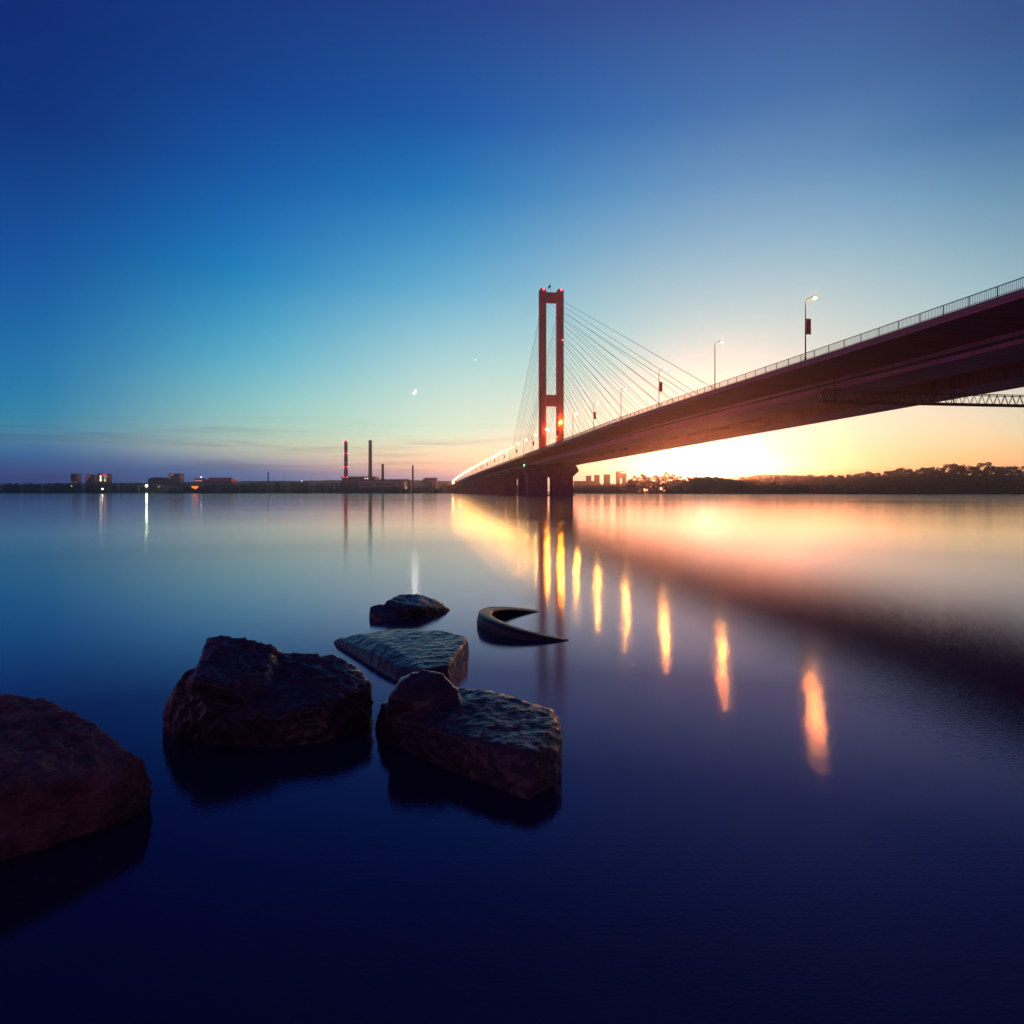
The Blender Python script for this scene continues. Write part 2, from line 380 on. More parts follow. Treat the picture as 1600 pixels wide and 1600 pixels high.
# ------------------------------------------------------------------ foliage
def leaf_mat(name, c1, c2, through=None):
    m, nt, b = mat_new(name)
    tcn = nt.nodes.new('ShaderNodeTexCoord')
    n1 = nt.nodes.new('ShaderNodeTexNoise'); n1.inputs['Scale'].default_value = 0.5; n1.inputs['Detail'].default_value = 4
    nt.links.new(tcn.outputs['Object'], n1.inputs['Vector'])
    mx = nt.nodes.new('ShaderNodeMix'); mx.data_type = 'RGBA'; mx.inputs[6].default_value = (*c1, 1); mx.inputs[7].default_value = (*c2, 1)
    nt.links.new(n1.outputs[0], mx.inputs[0]); nt.links.new(mx.outputs[2], b.inputs['Base Color'])
    b.inputs['Roughness'].default_value = 0.8; b.inputs['Specular IOR Level'].default_value = 0.1
    if through:                                    # thin leaves let the low light behind them through
        tl = nt.nodes.new('ShaderNodeBsdfTranslucent'); tl.inputs[0].default_value = (*through, 1)
        mxs = nt.nodes.new('ShaderNodeMixShader'); mxs.inputs[0].default_value = 0.5
        out = nt.nodes['Material Output']
        nt.links.new(b.outputs[0], mxs.inputs[1]); nt.links.new(tl.outputs[0], mxs.inputs[2]); nt.links.new(mxs.outputs[0], out.inputs[0])
    return m
M['leaf_red'] = leaf_mat('sun_reddened_leaves', (0.13, 0.035, 0.045), (0.2, 0.06, 0.06), (0.42, 0.10, 0.10))  # red glow around the low sun put into the leaf colour
M['leaf'] = leaf_mat('dark_leaves', (0.11, 0.034, 0.05), (0.17, 0.055, 0.07), (0.32, 0.08, 0.10))
M['leaf_dusk'] = leaf_mat('far_leaves', (0.026, 0.022, 0.034), (0.05, 0.035, 0.045))
M['bark'] = noisy('bark', (0.05, 0.035, 0.028), None, 0.9, 4.0)
def leaf_quads(rng, centers, radii, per, size):
    V = []; F = []
    for c, r in zip(centers, radii):
        d = rng.normal(size=(per, 3)); d /= np.linalg.norm(d, axis=1)[:, None]
        p = np.array(c) + d * np.array(r) * (rng.uniform(0.35, 1.0, size=(per, 1)) ** 0.6)
        a = rng.normal(size=(per, 3)); a /= np.linalg.norm(a, axis=1)[:, None]
        b = np.cross(a, d); b /= np.linalg.norm(b, axis=1)[:, None] + 1e-9
        s = size * rng.uniform(0.6, 1.4, size=(per, 1))
        base = sum(len(x) for x in V)
        q = np.stack([p - a * s, p + b * s * 0.7, p + a * s, p - b * s * 0.7], axis=1).reshape(-1, 3)
        V.append(q); F.append(np.arange(per * 4).reshape(-1, 4) + base)
    return np.concatenate(V), np.concatenate(F)
def raw_mesh(name, V, F, mat):
    me = bpy.data.meshes.new(name); me.from_pydata(V.tolist(), [], F.tolist()); me.update(); me.materials.append(mat); return me
def tree_meshes(seed, kind):
    rng = np.random.default_rng(seed); rr = random.Random(seed)
    cents, rads = [], []
    tr = MB(); tr.tube((0, 0, -0.4), (0.1, 0, 4.5), 0.42, 0.3, 8)
    tr.tube((0.1, 0, 4.5), (0.0, 0.1, 9.0), 0.3, 0.12, 8)
    nb = 13 if kind != 'airy' else 11
    for i in range(nb):
        t = i / (nb - 1)
        zc = 4.2 + 7.6 * t if kind != 'airy' else 5.5 + 7.2 * t
        spread = (3.6 * math.sin(math.pi * (0.22 + 0.7 * t)) + 0.5) * (1.0 if kind != 'slim' else 0.6)
        a = i * 2.4 + rr.uniform(-.5, .5)
        rd = spread * rr.uniform(0.35, 0.85)
        c = (math.cos(a) * rd, math.sin(a) * rd, zc + rr.uniform(-.6, .6))
        rad = rr.uniform(1.3, 2.2) if kind != 'airy' else rr.uniform(1.0, 1.6)
        cents.append(c); rads.append((rad, rad, rad * 0.75))
        z0 = min(8.5, c[2] - 1.6)
        tr.tube((0.08, 0, z0), c, 0.13, 0.04, 5)
    V, F = leaf_quads(rng, cents, rads, 95 if kind != 'airy' else 70, 0.36)
    return raw_mesh('crown', V, F, M['leaf']), tr, kind
tree_src = []
for i, kd in enumerate(['broad', 'broad', 'airy', 'broad', 'slim', 'airy']):
    cm, trb, kd = tree_meshes(11 + i, kd)
    root = empty('deciduous_tree', (0, 0, 0))
    trb.build('trunk', M['bark'], root, True)
    link('crown', cm, None, root)
    tree_src.append([root, False])
TREE_H = 13.0
def put_tree(idx, X, Y, H, label, group, wide=1.0):
    src, used = tree_src[idx]
    o = src if not used else copy_tree(src)
    tree_src[idx][1] = True
    o.location = (X, Y, 1.0); s = H / TREE_H
    o.scale = (s * wide, s * wide, s); o.rotation_euler = (0, 0, rnd.uniform(0, 6.28))
    tag(o, label, 'tree', group)
    return o
# skyline of the right bank (photo column, top row)
sky_r = [(985, 748), (993, 744), (1004, 739), (1013, 745), (1026, 741), (1040, 738), (1052, 739), (1064, 743), (1076, 744), (1086, 744), (1096, 744), (1107, 743), (1118, 744), (1130, 745), (1145, 748), (1160, 745), (1175, 743), (1188, 741), (1202, 742), (1215, 742), (1228, 741),
         (1241, 742), (1254, 743), (1268, 741), (1283, 742), (1298, 741), (1313, 741), (1328, 741), (1342, 738), (1357, 736), (1370, 737), (1384, 737), (1396, 733), (1408, 730), (1421, 731), (1434, 734), (1446, 729), (1458, 729), (1471, 732), (1482, 726), (1493, 724), (1506, 726), (1520, 727), (1535, 724), (1550, 726), (1566, 728), (1582, 726), (1600, 729), (1618, 730)]
def ray_shore(px):
    lo, hi = 100.0, 2000.0
    for _ in range(40):
        mid = (lo + hi) / 2; X = (px - CX) / FPX * mid
        if mid < shore_y(X): lo = mid
        else: hi = mid
    return lo
for i, (px, py) in enumerate(sky_r):
    Y = ray_shore(px) + 40 + rnd.uniform(-5, 14)
    p = at(px, py, Y); H = p.z - 1.0
    if px < 1080: lab, grp, ks = 'loose reddish backlit tree left of the low sun on the far bank', 'backlit trees left of the sun', (0, 2, 3, 5)
    elif px < 1335: lab, grp, ks = 'tree in the even dark skyline right of the low sun', 'even trees right of the sun', (0, 1, 3, 4)
    else: lab, grp, ks = 'tall dark bushy tree on the bank at the far right', 'tall trees at the right end of the bank', (0, 1, 3, 2)
    put_tree(ks[i % 4], p.x, Y, H, lab, grp, 1.25 if px > 1080 else 1.05)
for i in range(96):                               # second row, lower, in front and between
    px = 985 + i * 6.7 + rnd.uniform(-2, 2)
    Y = ray_shore(px) + 16 + rnd.uniform(0, 10)
    if px < 1080: top = 751
    elif px < 1130: top = 748
    elif px < 1340: top = 749
    else: top = 743
    H = at(px, top + rnd.uniform(-3, 3), Y).z - 1.0
    put_tree((0, 1, 3, 5)[i % 4], (px - CX) / FPX * Y, Y, H, 'lower shoreline tree in front of the taller row on the right bank', 'lower trees along the right shoreline', 1.5)
def wood(name, label, seed, spans, mat, per=26, sz=0.95):
    rng = np.random.default_rng(seed); rr = random.Random(seed); cents, rads = [], []
    for (px0, px1, topf, dmin, dmax, nn) in spans:
        for k in range(nn):
            px = rr.uniform(px0, px1); Y = ray_shore(px) + rr.uniform(dmin, dmax)
            top = topf + rr.uniform(-2.4, 2.6)
            H = at(px, top, Y).z - 0.8
            X = (px - CX) / FPX * Y
            for j in range(5):
                z = 0.8 + H * (0.15 + 0.17 * j)
                w = rr.uniform(2.2, 4.2) * (1.1 - 0.12 * j)
                cents.append((X + rr.uniform(-2, 2), Y + rr.uniform(-2, 2), z)); rads.append((w, w, H * 0.16))
    V, F = leaf_quads(rng, cents, rads, per, sz)
    o = link(name, raw_mesh(name, V, F, mat), None)
    return tag(o, label, 'wood', kind='stuff')
wood('far_wood', 'dark mass of woodland along the left bank', 5, [(-60, 60, 756, 10, 60, 60), (60, 250, 755.5, 10, 50, 110), (250, 330, 760.5, 10, 40, 40), (330, 540, 755, 10, 60, 120), (540, 560, 757, 10, 40, 14), (560, 690, 762, 8, 25, 70)], M['leaf_dusk'])
wood('shore_wood', 'low reddish woodland between the bridge pier and the sun', 6, [(780, 900, 757, 20, 60, 50), (900, 925, 759, 20, 60, 18), (925, 992, 756, 20, 60, 50), (895, 1130, 764, 4, 12, 120), (690, 790, 758, 20, 60, 50)], M['leaf_red'])
wood('sun_block_wood', 'dense wood added on the bank to block the low sun', 8, [(1040, 1175, 748, 25, 70, 80), (1085, 1126, 745, 30, 70, 40)], M['leaf_red'], 44)  # added dense and high to keep direct sun off the water
wood('shore_scrub', 'low dark scrub along the right waterline', 7, [(1120, 1640, 762, 3, 12, 260)], M['leaf_red'])

# ------------------------------------------------------------------ the bridge
TH = math.asin(0.1386)
BX = 52.0
bridge = empty('cable_stayed_bridge', (BX, 0, 0), TH)
tag(bridge, 'long cable stayed road bridge with a tall red H shaped pylon crossing the river', 'bridge')
def bw(w, t, z):                                   # bridge frame to world
    return Vector((BX + w * math.cos(TH) - t * math.sin(TH), w * math.sin(TH) + t * math.cos(TH), z))
PROF = [(-200, 17.2), (60, 17.35), (90, 17.7), (115, 18.05), (141, 18.4), (170, 18.6), (196, 18.55), (230, 18.4), (300, 18.25), (450, 18.0), (650, 17.3), (850, 15.9), (1010, 14.1), (1160, 11.6), (1300, 8.0)]
def deck_z(t):
    xs = [p[0] for p in PROF]; ys = [p[1] for p in PROF]
    # smoothed piecewise-linear
    return CAM_H + float(np.mean(np.interp([t - 24, t - 12, t, t + 12, t + 24], xs, ys)))
def bot_z(t):
    if t < 400: return CAM_H + 15.0
    return min(CAM_H + 15.0, deck_z(t) - 3.1)
ST = list(range(-180, 400, 8)) + list(range(400, 1241, 20))
def sweep(poly_f, mat, name, parent=bridge):
    mb = MB(); vs = []; n = None
    for t in ST:
        pl = poly_f(t); n = len(pl); vs += [(w, t, z) for w, z in pl]
    fs = [(i * n + k, i * n + (k + 1) % n, (i + 1) * n + (k + 1) % n, (i + 1) * n + k) for i in range(len(ST) - 1) for k in range(n)]
    fs += [tuple(range(n)), tuple(range((len(ST) - 1) * n, len(ST) * n))[::-1]]
    mb.add(vs, fs); return mb.build(name, mat, parent)
W = 41.0
sweep(lambda t: [(0, deck_z(t)), (W, deck_z(t)), (W, deck_z(t) - 0.55), (W - 0.5, deck_z(t) - 0.62), (33.2, deck_z(t) - 1.15), (7.8, deck_z(t) - 1.15), (0.5, deck_z(t) - 0.62), (0, deck_z(t) - 0.55)], M['deck'], 'deck')
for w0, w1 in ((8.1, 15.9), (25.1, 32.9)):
    sweep(lambda t: [(w0 + 0.32, bot_z(t) - 0.004), (w1 - 0.17, bot_z(t) - 0.004), (w1 - 0.17, bot_z(t) - 0.05), (w0 + 0.32, bot_z(t) - 0.05)], M['soffit'], 'lit_soffit_plate')  # added plate carrying the painted light of the girder undersides
    sweep(lambda t: [(w0, deck_z(t) - 1.148), (w1, deck_z(t) - 1.148), (w1, bot_z(t)), (w0, bot_z(t))], M['girder'], 'box_girder')
sweep(lambda t: [(7.7, deck_z(t) - 1.75), (7.95, deck_z(t) - 1.75), (7.95, deck_z(t) - 2.0), (7.7, deck_z(t) - 2.0)], M['rail'], 'service_pipe')
# lips along the girder bottoms and cross beams between the boxes
for t in range(-160, 360, 16):
    cb = MB(); cb.box(15.9, 25.1, t - 0.2, t + 0.2, bot_z(t) + 0.9, deck_z(t) - 1.149)
    cb.build('cross_beam', M['girder'], bridge)
for w0 in (7.95, 15.75, 24.95, 32.75):
    sweep(lambda t: [(w0, bot_z(t) - 0.003), (w0 + 0.3, bot_z(t) - 0.003), (w0 + 0.3, bot_z(t) - 0.08), (w0, bot_z(t) - 0.08)], M['girder'], 'bottom_flange')
sweep(lambda t: [(1.9, deck_z(t) + 0.004), (W - 1.9, deck_z(t) + 0.004), (W - 1.9, deck_z(t) - 0.1), (1.9, deck_z(t) - 0.1)], M['asphalt'], 'roadway')
for w0, w1 in ((-0.06, 0.32), (W - 0.32, W + 0.06)):
    sweep(lambda t: [(w0, deck_z(t) + 0.22), (w1, deck_z(t) + 0.22), (w1, deck_z(t) - 0.3), (w0, deck_z(t) - 0.3)], M['kerb'], 'edge_kerb')
def railing(w):
    mb = MB()
    for t0, t1 in zip(ST[:-1], ST[1:]):
        for dz, r in ((1.22, 0.05), (0.36, 0.03)):
            mb.tube((w, t0, deck_z(t0) + dz), (w, t1, deck_z(t1) + dz), r, r, 4, False)
    t = -60.0
    while t < 330:
        z = deck_z(t); mb.box(w - 0.012, w + 0.012, t - 0.016, t + 0.016, z + 0.2, z + 1.22); t += 0.19
    while t < 1230:
        z = deck_z(t); mb.box(w - 0.02, w + 0.02, t - 0.03, t + 0.03, z + 0.2, z + 1.22); t += 0.6
    t = -60.0
    while t < 600:
        z = deck_z(t); mb.box(w - 0.04, w + 0.04, t - 0.03, t + 0.03, z + 0.2, z + 1.24); t += 3.04
    return mb.build('railing', M['rail'], bridge)
railing(0.12); railing(W - 0.12)

# pylon
PT = 362.0
def rounded_rect(hw, ht, r, k=4):
    pts = []
    for cx, cy, a0 in ((hw - r, ht - r, 0), (-hw + r, ht - r, 90), (-hw + r, -ht + r, 180), (hw - r, -ht + r, 270)):
        for i in range(k + 1):
            a = R(a0 + 90 * i / k); pts.append((cx + r * math.cos(a), cy + r * math.sin(a)))
    return pts
PYL_TOP = CAM_H + 113.2
legs = []
for w in (15.5, 25.5):
    mb = MB(); sec = rounded_rect(1.9, 2.3, 0.7); n = len(sec)
    zs = [bot_z(PT) - 0.05] + list(np.linspace(22, PYL_TOP, 12))
    vs = []
    for z in zs: vs += [(w + x, PT + y, z) for x, y in sec]
    m = len(zs)
    for k in range(1, 5):                          # domed head
        a = k / 4 * math.pi / 2; sc = max(0.05, math.cos(a)); vs += [(w + x * sc, PT + y * sc, PYL_TOP + 1.7 * math.sin(a)) for x, y in sec]
    m += 4
    fs = [(i * n + k, i * n + (k + 1) % n, (i + 1) * n + (k + 1) % n, (i + 1) * n + k) for i in range(m - 1) for k in range(n)]
    fs.append(tuple(range((m - 1) * n, m * n)))
    mb.add(vs, fs)
    leg = mb.build('pylon_leg', M['pylon'], bridge)
    legs.append(leg)
    rb = MB(); rb.box(w - 0.55, w + 0.55, PT - 2.42, PT - 2.305, 24, PYL_TOP - 2)       # raised panel down the face
    rb.build('face_rib', M['pylon'], leg)
    bc = MB(); bc.ball((w + 0.3, PT - 2.2, PYL_TOP + 0.5), 0.5); bc.build('beacon', M['redlight'], leg, True)
for z0, z1 in ((CAM_H + 107.2, CAM_H + 112.2), (CAM_H + 48.6, CAM_H + 54.6)):
    mb = MB(); mb.box(17.38, 23.62, PT - 1.9, PT + 1.9, z0, z1); mb.box(17.38, 23.62, PT - 2.05, PT + 2.05, z1 - 0.5, z1 + 0.05)
    mb.box(17.38, 23.62, PT - 2.05, PT + 2.05, z0 - 0.05, z0 + 0.45)
    mb.build('crossbeam', M['pylon'], bridge)
mb = MB(); mb.tube((20.2, PT, CAM_H + 112.2), (20.2, PT, CAM_H + 117.6), 0.1, 0.06, 8)
fp = mb.build('flagpole', M['pole'], bridge)
mb = MB(); vs = []
for i in range(7):
    u = i / 6; vs += [(20.12 - 2.0 * u * 0.8, PT + 0.25 * math.sin(u * 5), CAM_H + 117.5 - 1.8 * u), (20.12 - 2.0 * u * 0.8, PT + 0.25 * math.sin(u * 5 + .5), CAM_H + 115.9 - 1.5 * u)]
mb.add(vs, [(2 * i, 2 * i + 2, 2 * i + 3, 2 * i + 1) for i in range(6)]); mb.build('flag', M['flag'], fp)
# floodlights on the legs
def flood(leg, w, t, z, r, mat):
    h = MB(); h.box(w - r * 0.8, w + r * 0.8, t, t + 0.5, z - r * 0.8, z + r * 0.8); hh = h.build('floodlight', M['pole'], leg)
    b = MB(); b.ball((w, t - r * 0.4, z), r); b.build('bulb', M['flood'] if mat == 1 else M['flood2'], leg, True)
flood(legs[1], 25.3, PT - 3.1, CAM_H + 39.2, 0.55, 1)
flood(legs[0], 18.0, PT - 2.9, CAM_H + 35.0, 0.38, 1)
for w, leg in ((15.5, legs[0]), (25.5, legs[1])):
    flood(leg, w + 0.2, PT - 3.6, CAM_H + 20.0, 0.3, 2)
b = MB(); b.ball((26.6, PT - 2.6, CAM_H + 85.5), 0.35); b.build('beacon', M['redlight'], legs[1], True)
b = MB(); b.box(23.0, 23.55, PT - 2.6, PT - 2.3, CAM_H + 30.5, CAM_H + 34); b.build('lit_panel', emit('lit_panel_glow', (1.0, 0.55, 0.25), 1.4), legs[1])
# cables
TOPS = list(np.linspace(108, 60, 20)); NEAR = [215 - 163 * (k / 19) ** 0.92 for k in range(20)]
TOPB = list(np.linspace(107, 62, 14)); BACK = [150 - 104 * k / 13 for k in range(14)]
for w in (15.5, 25.5):
    for sgn, dist, tops in ((-1, NEAR, TOPS), (1, BACK, TOPB)):
        for k, d in enumerate(dist):
            ta = PT + sgn * d
            mb = MB(); mb.tube((w, PT + sgn * 2.25, CAM_H + tops[k]), (w, ta, deck_z(ta) + 0.1), 0.075 if k % 4 < 2 else 0.055, None, 5, False)
            mb.build('cable', M['cable'], bridge)
# piers
def pier(t, ht, main):
    zt = bot_z(t) - 0.085; zb = -3.5
    mb = MB()
    t0, t1 = t - ht, t + ht
    zc = CAM_H + 8.7 if main else zt - 3.5
    wl0, wl1, wr0, wr1 = 8.3, 17.6, 20.4, 32.2
    if main: wl0 = 6.8
    else: wl0, wl1, wr0, wr1 = 11.0, 17.0, 22.0, 28.6
    mb.prism([(wl0, zb), (wl1, zb), (wl1, zc), (wl0, zc)], t0, t1)
    mb.prism([(wr0, zb), (wr1, zb), (wr1, zc), (wr0, zc)], t0, t1)
    zs = zc + 3.2
    mb.prism([(wl0 - 0.003, zc), (wr1 + 0.003, zc), (35.6, zs), (34.0, zt), (6.0, zt), (4.4 if not main else 3.6, zs)], t0 - 0.3, t1 + 0.3)
    mb.box(wl0 - 0.8, wr1 + 0.8, t0 - 0.9, t1 + 0.9, zb, 0.75 if main else 0.5)
    for i in range(5):                              # fillets turning the slot's head into an arch
        a0, a1 = R(90 * i / 5), R(90 * (i + 1) / 5); r = 1.2
        for c, s in ((wl1, 1), (wr0, -1)):
            mb.prism([(c + s * (r - r * math.cos(a0)), zc - r + r * math.sin(a0)), (c + s * (r - r * math.cos(a1)), zc - r + r * math.sin(a1)), (c + s * (r - r * math.cos(a1)), zc), (c + s * (r - r * math.cos(a0)), zc)], t0 + 0.02, t1 - 0.02)
    o = mb.build('pier', M['pier'], bridge)
    return o
pier(PT, 4.2, True)
pier(-20, 3.0, False)
for k in range(1, 13): pier(PT + 63 * k, 2.0, False)
pier(18, 3.0, False)
ab = MB(); ab.box(1, 40, 1205, 1239, -1, 9.5); ab.build('abutment', M['pier'], bridge)
for z in (15.1, 16.05, 17.0):
    b = MB(); b.ball((7.7, 379, z + 0.9), 0.2); b.build('navigation_light', M['green'], bridge, True)

# ------------------------------------------------------------------ street lamps along the near edge
lampE = empty('street_lamp', (0, 0, 0), TH)
mb = MB(); mb.tube((0, 0, -0.5), (0, 0, 0.9), 0.14, 0.13, 10); mb.tube((0, 0, 0.9), (0, 0, 8.5), 0.10, 0.065, 10)
mb.build('pole', M['pole'], lampE)
mb = MB(); mb.path([(0, 0, 8.4), (0.05, 0, 8.72), (0.2, 0, 8.92), (0.45, 0, 9.02), (1.0, 0, 9.12)], 0.05, 8); mb.build('arm', M['pole'], lampE)
mb = MB(); mb.prism([(0.9, 9.06), (1.75, 9.2), (1.75, 9.27), (1.5, 9.36), (1.05, 9.3), (0.9, 9.2)], -0.16, 0.16); head = mb.build('lamp_head', M['pole'], lampE)
mb = MB(); mb.ball((1.36, 0, 9.08), 0.14, 12, 8, 0.8); mb.build('bulb', M['lamp'], head, True)
approach_bulb = None
LAMP_T = [88.9 + 27.55 * k for k in range(0, 41)]
lab = {0: 'tallest lit street lamp, with a red banner, rightmost on the bridge', 1: 'lit street lamp without banner, second from the right on the bridge edge',
       2: 'lit street lamp with red banner, third from the right on the bridge edge', 3: 'lit street lamp without banner, fourth from the right on the bridge edge',
       4: 'lit street lamp with small red banner, fifth from the right on the bridge edge', 5: 'lit street lamp without banner just right of the pylon'}
bannerE = None
for k, t in enumerate(LAMP_T):
    o = lampE if k == 0 else copy_tree(lampE)
    p = bw(0.75, t, deck_z(t)); o.location = p; o.name = 'street_lamp'
    if k >= 13:                                    # the approach span has dimmer, more orange lamps
        bo = [g_ for h_ in o.children for g_ in h_.children][0]
        if approach_bulb is None:
            approach_bulb = bo.data.copy(); approach_bulb.materials[0] = M['lamp_approach']
        bo.data = approach_bulb
    if k in lab: tag(o, lab[k], 'street lamp', 'street lamps along the near edge of the bridge')
    elif k < 8: tag(o, 'small lit street lamp standing in front of the pylon legs', 'street lamp', 'street lamps along the near edge of the bridge')
    elif k < 14: tag(o, 'small lit street lamp on the bridge edge just left of the pylon', 'street lamp', 'street lamps along the near edge of the bridge')
    else: tag(o, 'tiny lit street lamp in the close row running down to the left bank', 'street lamp', 'street lamps along the near edge of the bridge')
    if k % 2 == 0 and k < 24:
        bb = MB(); bb.box(0.12, 0.80, -0.03, 0.03, 4.1, 6.15)
        if bannerE is None:
            b_ = empty('banner', p, TH)
            bb.build('cloth', M['banner'], b_)
            br = MB(); br.tube((0.06, 0, 6.2), (0.85, 0, 6.2), 0.03, 0.03, 6); br.tube((0.06, 0, 4.05), (0.85, 0, 4.05), 0.03, 0.03, 6); br.build('bracket', M['pole'], b_)
            bannerE = b_
        else:
            b_ = copy_tree(bannerE); b_.location = p
        bl = {0: 'red vertical banner on the largest street lamp at right', 2: 'red vertical banner on the third street lamp from the right', 4: 'small red banner on the fifth street lamp from the right'}
        tag(b_, bl.get(k, 'tiny red banner on a lamp beside or left of the pylon'), 'banner', 'red banners on the bridge lamps')
# far end: bright amber lamps where the road comes down to the bank
for k, t in enumerate((1178, 1205, 1228)):
    e = empty('ramp_lamp', bw(4 + 3 * k, t, deck_z(t)), TH)
    mb = MB(); mb.tube((0, 0, -0.2), (0, 0, 5.0 - k), 0.12, 0.08, 8); mb.build('pole', M['pole'], e)
    mb = MB(); mb.ball((0, 0, 5.2 - k), 0.55, 12, 8); mb.build('globe', M['lamp_far'], e, True)
    tag(e, 'bright amber lamp where the bridge road meets the left bank', 'lamp', 'amber lamps at the bridge end')

# ------------------------------------------------------------------ inspection gantry under the deck
ga = empty('inspection_gantry', bw(0, 88, 0), TH)
tag(ga, 'dark steel truss gantry slung under the bridge girders at the right', 'gantry')
g = MB()
zg0, zg1 = CAM_H + 12.35, CAM_H + 14.1
for y in (-0.6, 0.6):
    g.tube((2.6, y, zg0), (42, y, zg0), 0.11, 0.11, 6); g.tube((2.6, y, zg1 - 0.3), (42, y, zg1 - 0.3), 0.06, 0.06, 6)
    for k in range(32):
        w0 = 2.6 + k * 1.23
        g.tube((w0, y, zg0), (w0 + 0.615, y, zg1 - 0.3), 0.035, 0.035, 5); g.tube((w0 + 0.615, y, zg1 - 0.3), (w0 + 1.23, y, zg0), 0.035, 0.035, 5)
g.build('truss', M['gantry'], ga)
g = MB(); g.box(2.6, 42, -0.6, 0.6, zg0 + 0.115, zg0 + 0.17); g.build('walkway', M['gantry'], ga)
for w0, w1 in ((4.2, 4.9), (19.2, 19.9), (22.2, 22.9), (36.5, 37.2)):
    g = MB(); g.tube((w0, -0.6, zg0), (w0, -0.6, CAM_H + 16.3), 0.07, 0.07, 6); g.tube((w1, 0.6, zg0), (w1, 0.6, CAM_H + 16.3), 0.07, 0.07, 6)
    g.tube((w0, -0.6, CAM_H + 14.7), (w1, 0.6, CAM_H + 14.7), 0.06, 0.06, 6); g.build('hanger', M['gantry'], ga)
g = MB(); g.path([(2.6, -0.6, zg0), (2.2, -0.6, zg0 + 0.9), (2.6, -0.6, zg1), (6.0, -0.6, zg1)], 0.05, 6); g.path([(2.6, 0.6, zg0), (2.2, 0.6, zg0 + 0.9), (2.6, 0.6, zg1), (6.0, 0.6, zg1)], 0.05, 6)
g.build('guard_rail', M['gantry'], ga)

# ------------------------------------------------------------------ left bank: power station, towers, halls
M['ch_dark'] = noisy('chimney_concrete', (0.06, 0.03, 0.035), (0.045, 0.022, 0.03), 0.85, 0.1)
def banded(name, bands):
    m, nt, b = mat_new(name)
    tcn = nt.nodes.new('ShaderNodeTexCoord'); sp = nt.nodes.new('ShaderNodeSeparateXYZ'); nt.links.new(tcn.outputs['Generated'], sp.inputs[0])
    cr = nt.nodes.new('ShaderNodeValToRGB'); cr.color_ramp.interpolation = 'CONSTANT'
    while len(cr.color_ramp.elements) < len(bands): cr.color_ramp.elements.new(0.5)
    for e, (p, c) in zip(cr.color_ramp.elements, bands): e.position = p
    for e, (p, c) in zip(cr.color_ramp.elements, bands): e.color = (*c, 1)
    nt.links.new(sp.outputs[2], cr.inputs[0])
    nz_ = nt.nodes.new('ShaderNodeTexNoise'); nz_.inputs['Scale'].default_value = 0.2
    nt.links.new(tcn.outputs['Object'], nz_.inputs['Vector'])
    mx = nt.nodes.new('ShaderNodeMix'); mx.data_type = 'RGBA'; mx.blend_type = 'MULTIPLY'; mx.inputs[0].default_value = 0.4
    nt.links.new(cr.outputs[0], mx.inputs[6]); nt.links.new(nz_.outputs[0], mx.inputs[7]); nt.links.new(mx.outputs[2], b.inputs['Base Color'])
    b.inputs['Roughness'].default_value = 0.85
    return m
red, dark, white, mar = (0.30, 0.02, 0.04), (0.05, 0.02, 0.03), (0.36, 0.24, 0.27), (0.16, 0.03, 0.045)
M['ch_red'] = banded('red_and_white_chimney_paint', [(0, (0.3, 0.22, 0.26)), (0.12, mar), (0.22, red), (0.34, white), (0.37, dark), (0.42, white), (0.45, red), (0.57, white), (0.60, dark), (0.68, red), (0.80, white), (0.83, dark)])
M['ch_two'] = banded('dark_and_red_chimney_paint', [(0, (0.25, 0.2, 0.24)), (0.1, dark), (0.30, (0.08, 0.03, 0.04)), (0.42, mar), (0.62, (0.14, 0.09, 0.1)), (0.68, dark)])
def chimney(px, ytop, ybot, Y, wpx, mat, label, lights=()):
    b0 = at(px, ybot, Y); top = at(px, ytop, Y)
    e = empty('chimney', (b0.x, Y, 0.9)); r = wpx / FPX * Y / 2; H = top.z - 0.9
    mb = MB(); mb.lathe([(r * 1.25, -0.5), (r * 1.2, H * 0.08), (r * 1.0, H * 0.5), (r * 0.9, H), (r * 0.7, H), (r * 0.7, H - 3)], 20)
    mb.build('stack', mat, e, True)
    mb = MB(); mb.lathe([(r * 0.92, H - 1.4), (r * 1.15, H - 1.4), (r * 1.15, H - 0.9), (r * 0.92, H - 0.9)], 20, closed=True); mb.build('rim', M['ch_dark'], e)
    for f in lights:
        for s in (-1, 1):
            b = MB(); b.ball((s * r * 0.9, -r * 0.75, H * f), 0.75); b.build('warning_light', M['redlight'], e, True)
    return tag(e, label, 'chimney')
chimney(540.5, 689, 752, 1240, 5.8, M['ch_red'], 'tall chimney banded red and white with red lights, left one of the tall pair', (0.985, 0.76, 0.5, 0.3))
chimney(578.5, 688, 752, 1240, 5.6, M['ch_two'], 'tall dark chimney with a dull red band, right one of the tall pair')
chimney(598, 725, 752, 1240, 4.2, M['ch_dark'], 'short thick dark chimney just right of the tall pair')
chimney(645, 727, 752, 1240, 3.0, M['ch_dark'], 'slim dark chimney standing alone between the plant and the bridge')
chimney(419, 737, 754, 1300, 1.9, M['ch_dark'], 'small lone chimney above the woods left of the power station')
M['wall_dusk'] = noisy('dusky_wall', (0.10, 0.075, 0.10), (0.08, 0.06, 0.08), 0.85, 0.1)
M['wall_pink'] = noisy('pinkish_render', (0.30, 0.17, 0.20), (0.25, 0.14, 0.17), 0.85, 0.1)
M['wall_navy'] = noisy('grey_block_wall', (0.07, 0.065, 0.095), (0.055, 0.05, 0.08), 0.85, 0.1)
M['roof_dark'] = noisy('dark_roof', (0.05, 0.035, 0.05), None, 0.85, 0.2)
